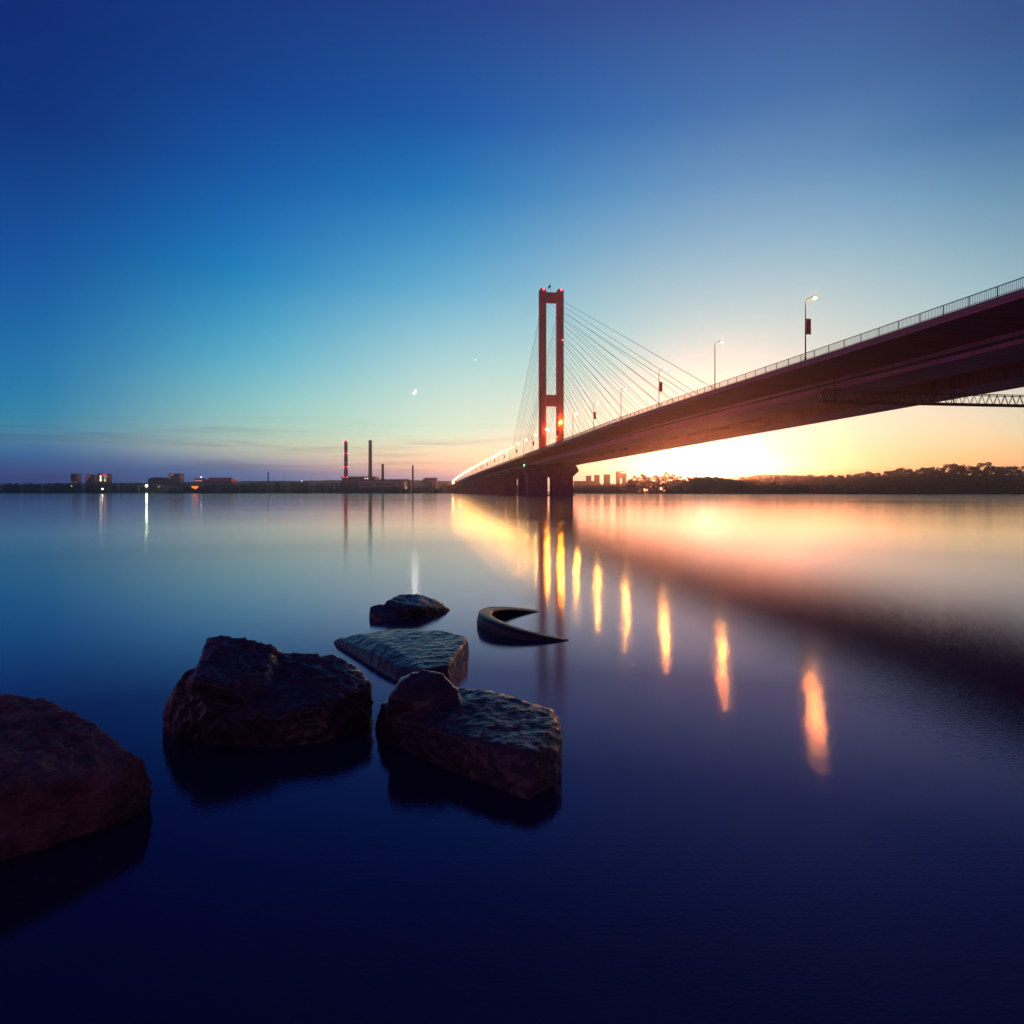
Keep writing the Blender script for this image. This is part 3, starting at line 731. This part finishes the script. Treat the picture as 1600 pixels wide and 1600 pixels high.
M['roof_red'] = noisy('floodlit_red_roof', (0.7, 0.07, 0.10), (0.6, 0.06, 0.085), 0.7, 0.1)  # red roof; the floodlight on it is put into a brighter base colour
M['win_dark'] = noisy('dark_glass', (0.025, 0.025, 0.04), None, 0.25, 0.5, 0.5)
M['win_white'] = emit('white_lit_window', (1.0, 0.85, 0.72), 2.2)
M['win_yellow'] = emit('yellow_lit_window', (0.85, 0.8, 0.3), 0.9)
M['win_red'] = emit('red_lit_window', (1.0, 0.12, 0.2), 0.8)
M['win_warm'] = emit('warm_lit_window', (1.0, 0.5, 0.35), 0.5)
M['sign_orange'] = emit('orange_lit_shopfront', (1.0, 0.22, 0.03), 1.6)
def building(name, label, cat, px0, px1, ytop, Y, depth, wall, roof='roof_dark', roof_h=0.8, wins=(), gable=None, grid=None, group=None):
    """wins: (px0, px1, y0, y1, material) lit or dark panes on the river front"""
    x0, x1 = at(px0, ytop, Y).x, at(px1, ytop, Y).x; H = at(px0, ytop, Y).z - 0.9
    e = empty(name, ((x0 + x1) / 2, Y, 0.9)); hw = (x1 - x0) / 2
    mb = MB(); mb.box(-hw, hw, 0, depth, -0.5, H - roof_h); mb.build('wall', M[wall], e)
    mb = MB()
    if gable == 'arch':
        pts = [(-hw - 0.3, H - roof_h)] + [(-(hw + 0.3) * math.cos(math.pi * i / 10), H - roof_h + roof_h * math.sin(math.pi * i / 10)) for i in range(1, 10)] + [(hw + 0.3, H - roof_h)]
        mb.prism(pts, -0.3, depth + 0.3)
    elif gable == 'hip':
        mb.add([(-hw - .4, -.4, H - roof_h), (hw + .4, -.4, H - roof_h), (hw + .4, depth + .4, H - roof_h), (-hw - .4, depth + .4, H - roof_h), (-hw * 0.8, depth / 2, H), (hw * 0.8, depth / 2, H)], [(0, 1, 5, 4), (1, 2, 5), (2, 3, 4, 5), (3, 0, 4), (0, 3, 2, 1)])
    else:
        mb.box(-hw - 0.25, hw + 0.25, -0.25, depth + 0.25, H - roof_h, H)
    mb.build('roof', M[roof], e)
    cx = (x0 + x1) / 2
    for (a, b_, y0, y1, m) in wins:
        p, q = at(a, y0, Y), at(b_, y1, Y)
        f = MB(); f.box(p.x - cx, q.x - cx, -0.12, 0.05, q.z - 0.9, p.z - 0.9); f.build('window', M[m], e)
    if grid:
        nx, nz_, zlo, mats, seed = grid; rg = random.Random(seed)
        for i in range(nx):
            for j in range(nz_):
                xx = -hw + (i + 0.5) * 2 * hw / nx; zz = zlo + (j + 0.5) * (H - roof_h - zlo) / nz_
                f = MB(); f.box(xx - hw / nx * 0.55, xx + hw / nx * 0.55, -0.06, 0.05, zz - 0.75, zz + 0.75); f.build('window', M[rg.choice(mats)], e)
    return tag(e, label, cat, group)
def band_windows(a, b_, n, y0, y1, m):
    w = (b_ - a) / n
    return [(a + i * w + w * 0.12, a + (i + 1) * w - w * 0.12, y0, y1, m) for i in range(n)]
LB = 1215
building('apartment_tower', 'small dark tower with dim warm windows near the left photo edge', 'building', 110.5, 119.5, 740.5, LB + 60, 14, 'wall_navy', grid=(3, 4, 12, ['win_dark', 'win_warm', 'win_dark', 'win_dark'], 3))
building('apartment_tower', 'dark wide block with faint red glow, between the dim tower and the lit tower', 'building', 134, 148, 741.5, LB + 60, 14, 'wall_navy', grid=(4, 4, 12, ['win_dark', 'win_dark', 'win_red', 'win_dark', 'win_dark'], 9))
building('apartment_tower', 'brightly lit tower with white, yellow and red glowing windows', 'building', 152.5, 168, 740, LB + 50, 14, 'wall_navy', wins=[(156, 158.5, 743, 746, 'win_white'), (156, 158.5, 747, 752, 'win_white'), (162.5, 165.5, 748, 752.5, 'win_yellow'), (162, 167.5, 744, 746.5, 'win_warm'), (160, 167, 740.6, 743, 'win_red')])
building('arched_hall', 'low dark hall with a rounded roof left of the grey tower', 'hall', 231, 261, 745.5, LB + 30, 30, 'wall_navy', roof_h=6, gable='arch')
building('apartment_tower', 'grey tower with a reddish top behind the rounded hall', 'building', 263.5, 281, 739.5, LB + 40, 16, 'wall_dusk', grid=(5, 5, 10, ['win_dark', 'win_dark', 'win_dark', 'win_warm'], 4), wins=[(268.5, 271.5, 740.2, 741.4, 'win_red')])
building('waterside_house', 'low pale house with a bluish roof under the grey tower', 'house', 246, 286, 755.5, LB - 42, 12, 'wall_dusk', 'wall_navy', roof_h=2.5, gable='hip', wins=[(247, 254, 759, 762.5, 'win_white') if False else (247, 254, 759.5, 762, 'win_dark'), (276, 283, 758.5, 760, 'win_dark')])
building('factory_hall', 'long hall with a bright red metal roof', 'hall', 318, 361, 746, LB + 10, 30, 'wall_dusk', 'roof_red', roof_h=7.5, gable='hip', wins=band_windows(320, 358, 8, 753.6, 755.4, 'win_dark'))
building('office_block', 'small reddish block with lit windows beside the red roofed hall', 'building', 303, 317, 747.5, LB + 5, 12, 'wall_pink', wins=band_windows(304, 316, 5, 750, 752, 'win_warm'))
building('kiosk', 'small waterside kiosk glowing orange', 'kiosk', 298, 311, 758.4, LB - 44, 6, 'wall_dusk', roof_h=0.9, wins=[(299.0, 304.2, 759.6, 763.0, 'sign_orange'), (304.6, 310.2, 759.6, 764.2, 'sign_orange')])
building('boathouse', 'tiny grey boathouse under the red roofed hall', 'house', 337, 346, 755.5, LB - 44, 8, 'wall_dusk', 'wall_navy', roof_h=1.6, gable='hip')
building('boiler_house', 'dark boxy boiler house at the foot of the two tall chimneys', 'power station', 534, 586, 744.5, 1260, 40, 'wall_navy', roof_h=1.2, wins=[(570, 571.6, 746.8, 748.2, 'win_white'), (573.6, 575.2, 746.8, 748.2, 'win_white')] + band_windows(540, 566, 8, 748.5, 750.5, 'win_dark'))
building('turbine_hall', 'long low pinkish hall with a strip of dark windows in front of the chimneys', 'hall', 560, 631, 751.5, 1206, 35, 'wall_pink', 'wall_pink', roof_h=1.0, wins=band_windows(587, 618, 10, 755.5, 758.2, 'win_dark') + band_windows(564, 580, 5, 756, 759.5, 'win_dark') + band_windows(585, 628, 12, 761, 763, 'win_dark'))
building('low_annex', 'low dark annex behind the pinkish hall', 'hall', 586, 642, 748.5, 1262, 25, 'wall_dusk', roof_h=3, gable='hip')
building('depot', 'squat reddish block with a large dark doorway left of the bridge end', 'building', 663, 682, 746.5, 1225, 18, 'wall_pink', roof_h=1.2, wins=[(669, 675.5, 752.5, 762, 'win_dark')] + band_windows(664.5, 681, 5, 748.5, 750, 'win_dark'))
building('depot_wing', 'dark lower wing attached left of the squat reddish block', 'building', 660.5, 668, 748.5, 1215, 12, 'wall_dusk')
# right bank towers between pier and sun
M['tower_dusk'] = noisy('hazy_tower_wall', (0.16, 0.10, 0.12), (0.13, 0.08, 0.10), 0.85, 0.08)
RB = 1350
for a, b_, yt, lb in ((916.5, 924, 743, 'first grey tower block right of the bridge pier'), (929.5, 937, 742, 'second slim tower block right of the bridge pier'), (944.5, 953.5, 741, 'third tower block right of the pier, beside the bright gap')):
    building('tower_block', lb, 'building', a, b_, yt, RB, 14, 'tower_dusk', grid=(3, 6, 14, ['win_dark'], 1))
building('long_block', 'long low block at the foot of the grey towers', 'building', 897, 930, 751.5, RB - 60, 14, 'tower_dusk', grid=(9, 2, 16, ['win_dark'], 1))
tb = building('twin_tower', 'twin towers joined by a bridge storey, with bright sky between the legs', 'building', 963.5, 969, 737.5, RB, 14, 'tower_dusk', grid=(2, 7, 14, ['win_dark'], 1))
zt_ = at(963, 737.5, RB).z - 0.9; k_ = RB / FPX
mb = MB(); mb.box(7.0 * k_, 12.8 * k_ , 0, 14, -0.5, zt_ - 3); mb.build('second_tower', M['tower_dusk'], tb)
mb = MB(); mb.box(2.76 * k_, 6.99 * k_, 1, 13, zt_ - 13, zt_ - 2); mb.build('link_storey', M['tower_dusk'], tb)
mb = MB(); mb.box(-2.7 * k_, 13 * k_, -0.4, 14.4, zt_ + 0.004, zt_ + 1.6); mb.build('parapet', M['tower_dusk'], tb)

# lights on the left bank
def bank_lamp(px, py, Y, r, col, st, label, name='bank_lamp'):
    p = at(px, py, Y); e = empty(name, (p.x, Y, 0.8))
    h = p.z - 0.8
    mb = MB(); mb.tube((0, 0, 0), (0, 0, h), 0.12, 0.08, 8); mb.build('pole', M['pole'], e)
    mb = MB(); mb.ball((0, 0, h), r); mb.build('globe', emit(name + '_glow', col, st), e, True)
    return tag(e, label, 'lamp')
bank_lamp(229, 759.3, 1152, 1.0, (0.75, 1.0, 0.45), 230.0, 'bright greenish white lamp on the dark left shore')
bank_lamp(160, 764, 1150, 0.5, (1.0, 0.7, 0.6), 120.0, 'dim pinkish shore lamp below the brightly lit tower')
bank_lamp(314.5, 745.5, 1200, 0.8, (1.0, 0.9, 0.85), 8.0, 'white lamp above the small reddish block')
bank_lamp(471.5, 751.7, 1240, 0.6, (0.6, 0.85, 1.0), 6.0, 'bluish white lamp above the woods left of the power station')
bank_lamp(112, 759.5, 1155, 0.7, (0.7, 0.7, 1.0), 2.0, 'faint white lamp at the water near the left photo edge')
bank_lamp(635, 762.5, 1165, 0.6, (0.9, 1.0, 0.6), 4.0, 'small yellowish lamp right of the pinkish hall')
bank_lamp(953, 766, 1085, 0.5, (1.0, 0.62, 0.3), 60.0, 'small warm lamp at the waterline right of the bridge pier')
# mast
e = empty('lattice_mast', (at(445, 750, 1290).x, 1290, 0.9)); H = at(445, 741, 1290).z
mb = MB()
for a in range(3):
    t = a * 2.094; mb.tube((1.6 * math.cos(t), 1.6 * math.sin(t), 0), (0.2 * math.cos(t), 0.2 * math.sin(t), H), 0.15, 0.1, 6)
mb.build('lattice', M['gantry'], e)
mb = MB(); mb.tube((0, 0, H - 1), (0, 0, H + 4), 0.08, 0.05, 6); mb.build('antenna', M['gantry'], e)
tag(e, 'thin dark mast above the woods between lone chimney and power station', 'mast')
# boat, mooring post, buoy
p = at(665, 770, 1120); e = empty('motorboat', (p.x, 1120, 0.0), R(4))
mb = MB(); vs = []
for i in range(9):
    u = i / 8; wd = 1.9 * math.sin(math.pi * min(1, 0.35 + 0.65 * (1 - u)) ** 1.0) ** 0.7 if u < 1 else 0.02
    xx = -7 + 14 * u; zt_b = 1.1 + 0.7 * u * u
    vs += [(xx, -max(wd, .02), zt_b), (xx, -max(wd, .02) * 0.6, -0.3), (xx, max(wd, .02) * 0.6, -0.3), (xx, max(wd, .02), zt_b)]
fs = [(4 * i + k, 4 * i + 4 + k, 4 * i + 5 + k, 4 * i + 1 + k) for i in range(8) for k in range(3)] + [(0, 1, 2, 3)] + [(4 * i, 4 * i + 3, 4 * i + 7, 4 * i + 4) for i in range(8)]
mb.add(vs, fs); mb.build('hull', noisy('boat_hull_paint', (0.5, 0.42, 0.42), None, 0.5, 0.5), e)
mb = MB(); mb.prism([(-4.5, 1.2), (2.2, 1.4), (1.2, 3.0), (-4.0, 3.0)], -1.2, 1.2); mb.build('cabin', M['wall_pink'], e)
tag(e, 'small pale motorboat moored at the shore left of the bridge end', 'boat')
p = at(673.5, 770, 1100)
mb = MB(); mb.tube((p.x, 1100, -2), (p.x, 1100, 2.2), 0.4, 0.35, 10); mb.tube((p.x, 1100, 2.2), (p.x, 1100, 2.5), 0.5, 0.45, 10); o = mb.build('mooring_post', M['gantry']); tag(o, 'dark mooring post in the water beside the pale motorboat', 'post')
p = at(751.5, 770, 900)
mb = MB(); mb.lathe([(0.02, -0.5), (0.9, -0.3), (0.95, 0.3), (0.5, 0.8), (0.3, 1.8), (0.02, 1.9)], 12, (p.x, 900, 0)); o = mb.build('buoy', noisy('buoy_paint', (0.75, 0.7, 0.66), None, 0.5, 1.0), smooth=True); tag(o, 'small white buoy floating before the distant bridge piers', 'buoy')

# ------------------------------------------------------------------ moon and evening star
MD = 12000.0
def crescent():
    mb = MB(); r = 3.9 / FPX * MD; vs = []; n, m = 20, 6
    for i in range(n + 1):
        ph = -math.pi / 2 + math.pi * i / n
        for k in range(m + 1):
            ln = R(28) + (R(90) - R(28)) * k / m          # lit lune between terminator and limb, facing the viewer
            vs.append((r * math.cos(ph) * math.sin(ln), -r * math.cos(ph) * math.cos(ln), r * math.sin(ph)))
    fs = [(i * (m + 1) + k, (i + 1) * (m + 1) + k, (i + 1) * (m + 1) + k + 1, i * (m + 1) + k + 1) for i in range(n) for k in range(m)]
    b = len(vs)
    vs2 = [(x, y + r * 0.25, z) for x, y, z in vs]
    mb.add(vs + vs2, fs + [tuple(q + b for q in f[::-1]) for f in fs])
    return mb.build('crescent_moon', emit('moonlight', (1.0, 0.92, 0.7), 45.0), smooth=True)
mo = crescent(); mo.location = at(646.5, 611.5, MD); mo.rotation_euler = (0, R(28), 0)
tag(mo, 'small bright crescent moon low in the pale sky left of the pylon', 'moon')
mb = MB(); mb.ball((0, 0, 0), 1.1 / FPX * MD); st = mb.build('evening_star', emit('starlight', (1, 0.97, 0.9), 1.3), smooth=True); st.location = at(743, 562, MD)
tag(st, 'tiny pale evening star in the sky up right of the moon', 'star')

# ------------------------------------------------------------------ foreground rocks
def rock_mat(name, c1, c2, wet, tilt, coat=0.0, grain=45.0, gb=0.018):
    m, nt, b = mat_new(name)
    tcn = nt.nodes.new('ShaderNodeTexCoord')
    n1 = nt.nodes.new('ShaderNodeTexNoise'); n1.inputs['Scale'].default_value = 5; n1.inputs['Detail'].default_value = 9; n1.inputs['Roughness'].default_value = 0.65
    nt.links.new(tcn.outputs['Object'], n1.inputs['Vector'])
    mx = nt.nodes.new('ShaderNodeMix'); mx.data_type = 'RGBA'; mx.inputs[6].default_value = (*c1, 1); mx.inputs[7].default_value = (*c2, 1)
    mr = nt.nodes.new('ShaderNodeMapRange'); mr.inputs[1].default_value = 0.38; mr.inputs[2].default_value = 0.66
    nt.links.new(n1.outputs[0], mr.inputs[0]); nt.links.new(mr.outputs[0], mx.inputs[0]); nt.links.new(mx.outputs[2], b.inputs['Base Color'])
    mr2 = nt.nodes.new('ShaderNodeMapRange'); mr2.inputs[3].default_value = wet - 0.1; mr2.inputs[4].default_value = wet + 0.2
    nt.links.new(n1.outputs[0], mr2.inputs[0]); nt.links.new(mr2.outputs[0], b.inputs['Roughness'])
    b.inputs['Specular IOR Level'].default_value = 0.5
    b.inputs['Specular Tint'].default_value = (1.0, 0.74, 0.82, 1); b.inputs['Coat Tint'].default_value = (1.0, 0.8, 0.88, 1)
    b.inputs['Coat Weight'].default_value = coat; b.inputs['Coat Roughness'].default_value = 0.16
    mp = nt.nodes.new('ShaderNodeMapping'); mp.inputs['Rotation'].default_value = tilt; mp.inputs['Scale'].default_value = (3, 12, 34)
    nt.links.new(tcn.outputs['Object'], mp.inputs[0])
    n2 = nt.nodes.new('ShaderNodeTexNoise'); n2.inputs['Scale'].default_value = 1.0; n2.inputs['Detail'].default_value = 10; n2.inputs['Roughness'].default_value = 0.6
    nt.links.new(mp.outputs[0], n2.inputs['Vector'])
    n3 = nt.nodes.new('ShaderNodeTexNoise'); n3.inputs['Scale'].default_value = grain; n3.inputs['Detail'].default_value = 5
    nt.links.new(tcn.outputs['Object'], n3.inputs['Vector'])
    b1 = nt.nodes.new('ShaderNodeBump'); b1.inputs['Strength'].default_value = 0.7; b1.inputs['Distance'].default_value = 0.055
    b2 = nt.nodes.new('ShaderNodeBump'); b2.inputs['Strength'].default_value = 0.5; b2.inputs['Distance'].default_value = gb
    vo = nt.nodes.new('ShaderNodeTexVoronoi'); vo.inputs['Scale'].default_value = 5.5
    wp = nt.nodes.new('ShaderNodeMix'); wp.data_type = 'VECTOR'; wp.inputs[0].default_value = 0.12
    nt.links.new(tcn.outputs['Object'], wp.inputs[4]); nt.links.new(n1.outputs['Color'], wp.inputs[5]); nt.links.new(wp.outputs[1], vo.inputs['Vector'])
    hs = nt.nodes.new('ShaderNodeMath'); hs.operation = 'MULTIPLY_ADD'; hs.inputs[1].default_value = 0.9
    nt.links.new(vo.outputs['Distance'], hs.inputs[0]); nt.links.new(n2.outputs[0], hs.inputs[2])
    nt.links.new(hs.outputs[0], b1.inputs['Height']); nt.links.new(n3.outputs[0], b2.inputs['Height'])
    nt.links.new(b1.outputs[0], b2.inputs['Normal']); nt.links.new(b2.outputs[0], b.inputs['Normal'])
    return m
def rock(name, label, hulls, voxel, seed, mat, amp, strata, smooth_it=1):
    bm = bmesh.new()
    for pts in hulls:
        vv = [bm.verts.new(p) for p in pts]
        r = bmesh.ops.convex_hull(bm, input=vv)
        junk = [g_ for g_ in r['geom_interior'] if isinstance(g_, bmesh.types.BMVert)] + [g_ for g_ in r['geom_unused'] if isinstance(g_, bmesh.types.BMVert)]
        if junk: bmesh.ops.delete(bm, geom=list(set(junk)), context='VERTS')
    bmesh.ops.recalc_face_normals(bm, faces=bm.faces)
    me = bpy.data.meshes.new(name + '_hull'); bm.to_mesh(me); bm.free()
    tmp = bpy.data.objects.new(name + '_tmp', me); C.objects.link(tmp)
    md = tmp.modifiers.new('r', 'REMESH'); md.mode = 'VOXEL'; md.voxel_size = voxel
    dg = bpy.context.evaluated_depsgraph_get(); dg.update()
    me2 = bpy.data.meshes.new_from_object(tmp.evaluated_get(dg)); me2.name = name
    bpy.data.objects.remove(tmp); bpy.data.meshes.remove(me)
    bm = bmesh.new(); bm.from_mesh(me2)
    for _ in range(smooth_it): bmesh.ops.smooth_vert(bm, verts=bm.verts, factor=0.5, use_axis_x=True, use_axis_y=True, use_axis_z=True)
    bm.normal_update()
    sd_ = Vector((seed * 3.1, seed * 1.7, seed * 0.9)); sn = Vector(strata).normalized()
    offs = []
    for v in bm.verts:
        p = v.co + sd_
        big = mnoise.fractal(p * 1.6, 1.0, 2.1, 3)
        mid = mnoise.ridged_multi_fractal(p * 3.2, 0.9, 2.2, 4, 1.0, 2.0) - 0.9
        s = p.dot(sn) * 8.0 + mnoise.noise(p * 1.1) * 2.6
        fr = s - math.floor(s); step = (min(1.0, fr * 1.25) - 0.5)
        fine_ = mnoise.fractal(p * 16, 0.8, 2.0, 3)
        offs.append(amp * (0.6 * big + 0.22 * mid + 0.34 * step * max(0.0, 0.4 + 1.2 * mnoise.noise(p * 1.9)) + 0.3 * fine_))
    for v, o_ in zip(bm.verts, offs): v.co += v.normal * o_
    bm.to_mesh(me2); bm.free()
    for p in me2.polygons: p.use_smooth = True
    o = link(name, me2, mat)
    return tag(o, label, 'rock')
M['rock_wet'] = rock_mat('wet_dark_rock', (0.014, 0.0085, 0.014), (0.07, 0.035, 0.045), 0.30, (0.1, 0.3, 0.5), 0.3, 55.0, 0.03)
M['rock_dry'] = rock_mat('rough_brown_rock', (0.07, 0.034, 0.038), (0.24, 0.115, 0.11), 0.7, (0.9, 0.4, 0.2), 0.0, 34.0, 0.04)
def P(l): return [atz(*q) for q in l]
def under(l, k=1.04, z=-0.35):
    pts = P(l); c = sum(pts, Vector()) / len(pts)
    return [Vector((c.x + (p.x - c.x) * k, c.y + (p.y - c.y) * k, z)) for p in pts] + pts
# big left boulder
rock('boulder', 'largest dark boulder with a high left peak, left of centre in the water', [
    P([(322, 996, .71), (345, 990, .75), (380, 991, .74), (428, 1006, .66), (437, 1020, .58), (300, 1062, .5), (345, 1075, .46), (415, 1052, .5), (330, 1110, .22), (420, 1110, .25)]) +
    under([(290, 1120, 0), (430, 1130, 0), (430, 1085, 0), (330, 1085, 0)], 1.0),
    P([(430, 1019, .58), (470, 1021, .56), (520, 1025, .53), (558, 1041, .45), (579, 1066, .34),
       (330, 1030, .56), (292, 1048, .52), (268, 1085, .34), (258, 1115, .14), (285, 1128, .16), (350, 1128, .2), (430, 1120, .25), (505, 1100, .29), (566, 1084, .28)]) +
    under([(258, 1140, 0), (300, 1152, 0), (370, 1164, 0), (440, 1166, 0), (520, 1154, 0), (571, 1134, 0), (572, 1100, 0), (470, 1075, 0), (330, 1075, 0), (275, 1100, 0)])],
    0.022, 1, M['rock_wet'], 0.055, (0.3, 0.35, 1.0))
# middle wedge
rock('slab_rock', 'flat wedge shaped rock in the middle, pointing left, above the front rock', [
    P([(524, 999, .06), (560, 990, .16), (622, 983, .24), (690, 985, .27), (727, 994, .26), (730, 1002, .22), (600, 1004, .2), (700, 1040, .16), (660, 1045, .16), (620, 1040, .12), (578, 1018, .12)]) +
    under([(520, 1003, 0), (575, 1030, 0), (618, 1064, 0), (660, 1075, 0), (702, 1066, 0), (733, 1016, 0), (700, 1000, 0), (600, 997, 0)], 1.0)],
    0.016, 2, M['rock_wet'], 0.017, (0.5, -0.75, 1.0), 2)
# far small rock
rock('small_rock', 'smallest rock with a rounded hump, farthest out above the wedge rock', [
    P([(605, 938, .25), (625, 929, .29), (660, 929, .28), (685, 938, .17), (700, 950, .05), (597, 950, .16), (650, 948, .18)]) +
    under([(590, 966, 0), (640, 964, 0), (690, 957, 0), (705, 952, 0), (660, 946, 0), (600, 948, 0)], 1.0),
    P([(578, 948, .17), (590, 944, .2), (620, 948, .17), (650, 953, .1), (577, 955, .12)]) + under([(576, 966, 0), (600, 972, 0), (640, 966, 0), (660, 960, 0), (610, 952, 0), (582, 955, 0)], 1.0)],
    0.02, 3, M['rock_wet'], 0.03, (0.2, 0.5, 1.0))
# front right slab with a hump
rock('front_rock', 'long front rock with a round hump on its left end and blunt right end', [
    P([(594, 1100, .26), (640, 1080, .36), (720, 1074, .39), (790, 1086, .37), (864, 1106, .35), (868, 1125, .32), (878, 1152, .25), (866, 1172, .22), (834, 1178, .25), (766, 1158, .28), (690, 1142, .27), (608, 1120, .22)]) +
    under([(586, 1138, 0), (640, 1174, 0), (720, 1210, 0), (780, 1234, 0), (826, 1250, 0), (852, 1230, 0), (880, 1182, 0), (876, 1130, 0), (760, 1100, 0), (620, 1105, 0)], 1.02),
    P([(606, 1088, .42), (622, 1066, .50), (644, 1050, .55), (664, 1044, .57), (690, 1051, .55), (716, 1078, .45), (718, 1096, .37), (665, 1106, .33), (606, 1112, .29), (625, 1062, .34), (650, 1052, .36), (700, 1066, .34)]) + under([(610, 1122, 0), (700, 1126, 0), (700, 1085, 0), (640, 1075, 0)], 1.0)],
    0.018, 4, M['rock_wet'], 0.036, (-0.35, 0.3, 1.0), 4)
# near dry boulder at the left edge
rock('shore_boulder', 'rough brown boulder cut by the lower left photo corner', [
    P([(-60, 1085, .55), (20, 1088, .58), (70, 1092, .58), (104, 1105, .56), (150, 1130, .50), (196, 1166, .40), (222, 1188, .32), (232, 1216, .2), (230, 1236, .1), (190, 1230, .22), (100, 1220, .36), (0, 1230, .4), (-60, 1240, .4)]) +
    under([(234, 1246, 0), (215, 1262, 0), (160, 1290, 0), (100, 1310, 0), (0, 1340, 0), (-60, 1340, 0), (-90, 1200, 0), (60, 1170, 0), (180, 1195, 0)], 1.0)],
    0.014, 5, M['rock_dry'], 0.05, (0.6, 0.5, 0.6), 2)

# ------------------------------------------------------------------ sunken tyre
M['rubber'] = noisy('wet_rubber', (0.022, 0.018, 0.022), (0.04, 0.03, 0.034), 0.38, 6.0, 0.5, 0.4, 25)
ty = empty('tyre', (0.6, 9.72, -0.118))
prof = [(0.85, 0.085), (0.87, 0.105), (0.92, 0.11), (1.0, 0.10), (1.035, 0.07), (1.045, 0.0), (1.035, -0.07), (1.0, -0.10), (0.92, -0.11), (0.85, -0.09),
        (0.86, -0.06), (0.93, -0.075), (0.975, -0.06), (0.98, 0.0), (0.975, 0.055), (0.93, 0.075), (0.875, 0.08)]
mb = MB(); mb.lathe(prof, 128, closed=True); mb.build('casing', M['rubber'], ty, True)
mb = MB(); mb.lathe([(1.0, 0.098), (1.015, 0.108), (1.038, 0.09), (1.035, 0.07)], 128, closed=True); mb.build('shoulder_rib', M['rubber'], ty, True)
ty.rotation_euler = (R(-0.5), R(10.5), R(6)); ty.scale = (1.1, 1.1, 1.1)
tag(ty, 'large half sunken tyre tilted out of the water right of the rocks', 'tyre')

# ------------------------------------------------------------------ evening haze over the river
if HAZE_DENSITY > 0:
    hz = MB(); hz.box(-3500, 3500, -320, 3300, -5.5, 150)
    m = bpy.data.materials.new('evening_haze'); m.use_nodes = True; nt = m.node_tree; nt.nodes.clear()
    pv = nt.nodes.new('ShaderNodeVolumePrincipled'); out = nt.nodes.new('ShaderNodeOutputMaterial')
    pv.inputs['Color'].default_value = (0.98, 0.80, 0.87, 1); pv.inputs['Density'].default_value = HAZE_DENSITY; pv.inputs['Anisotropy'].default_value = 0.9
    nt.links.new(pv.outputs[0], out.inputs['Volume'])
    tag(hz.build('haze', m), kind='stuff')
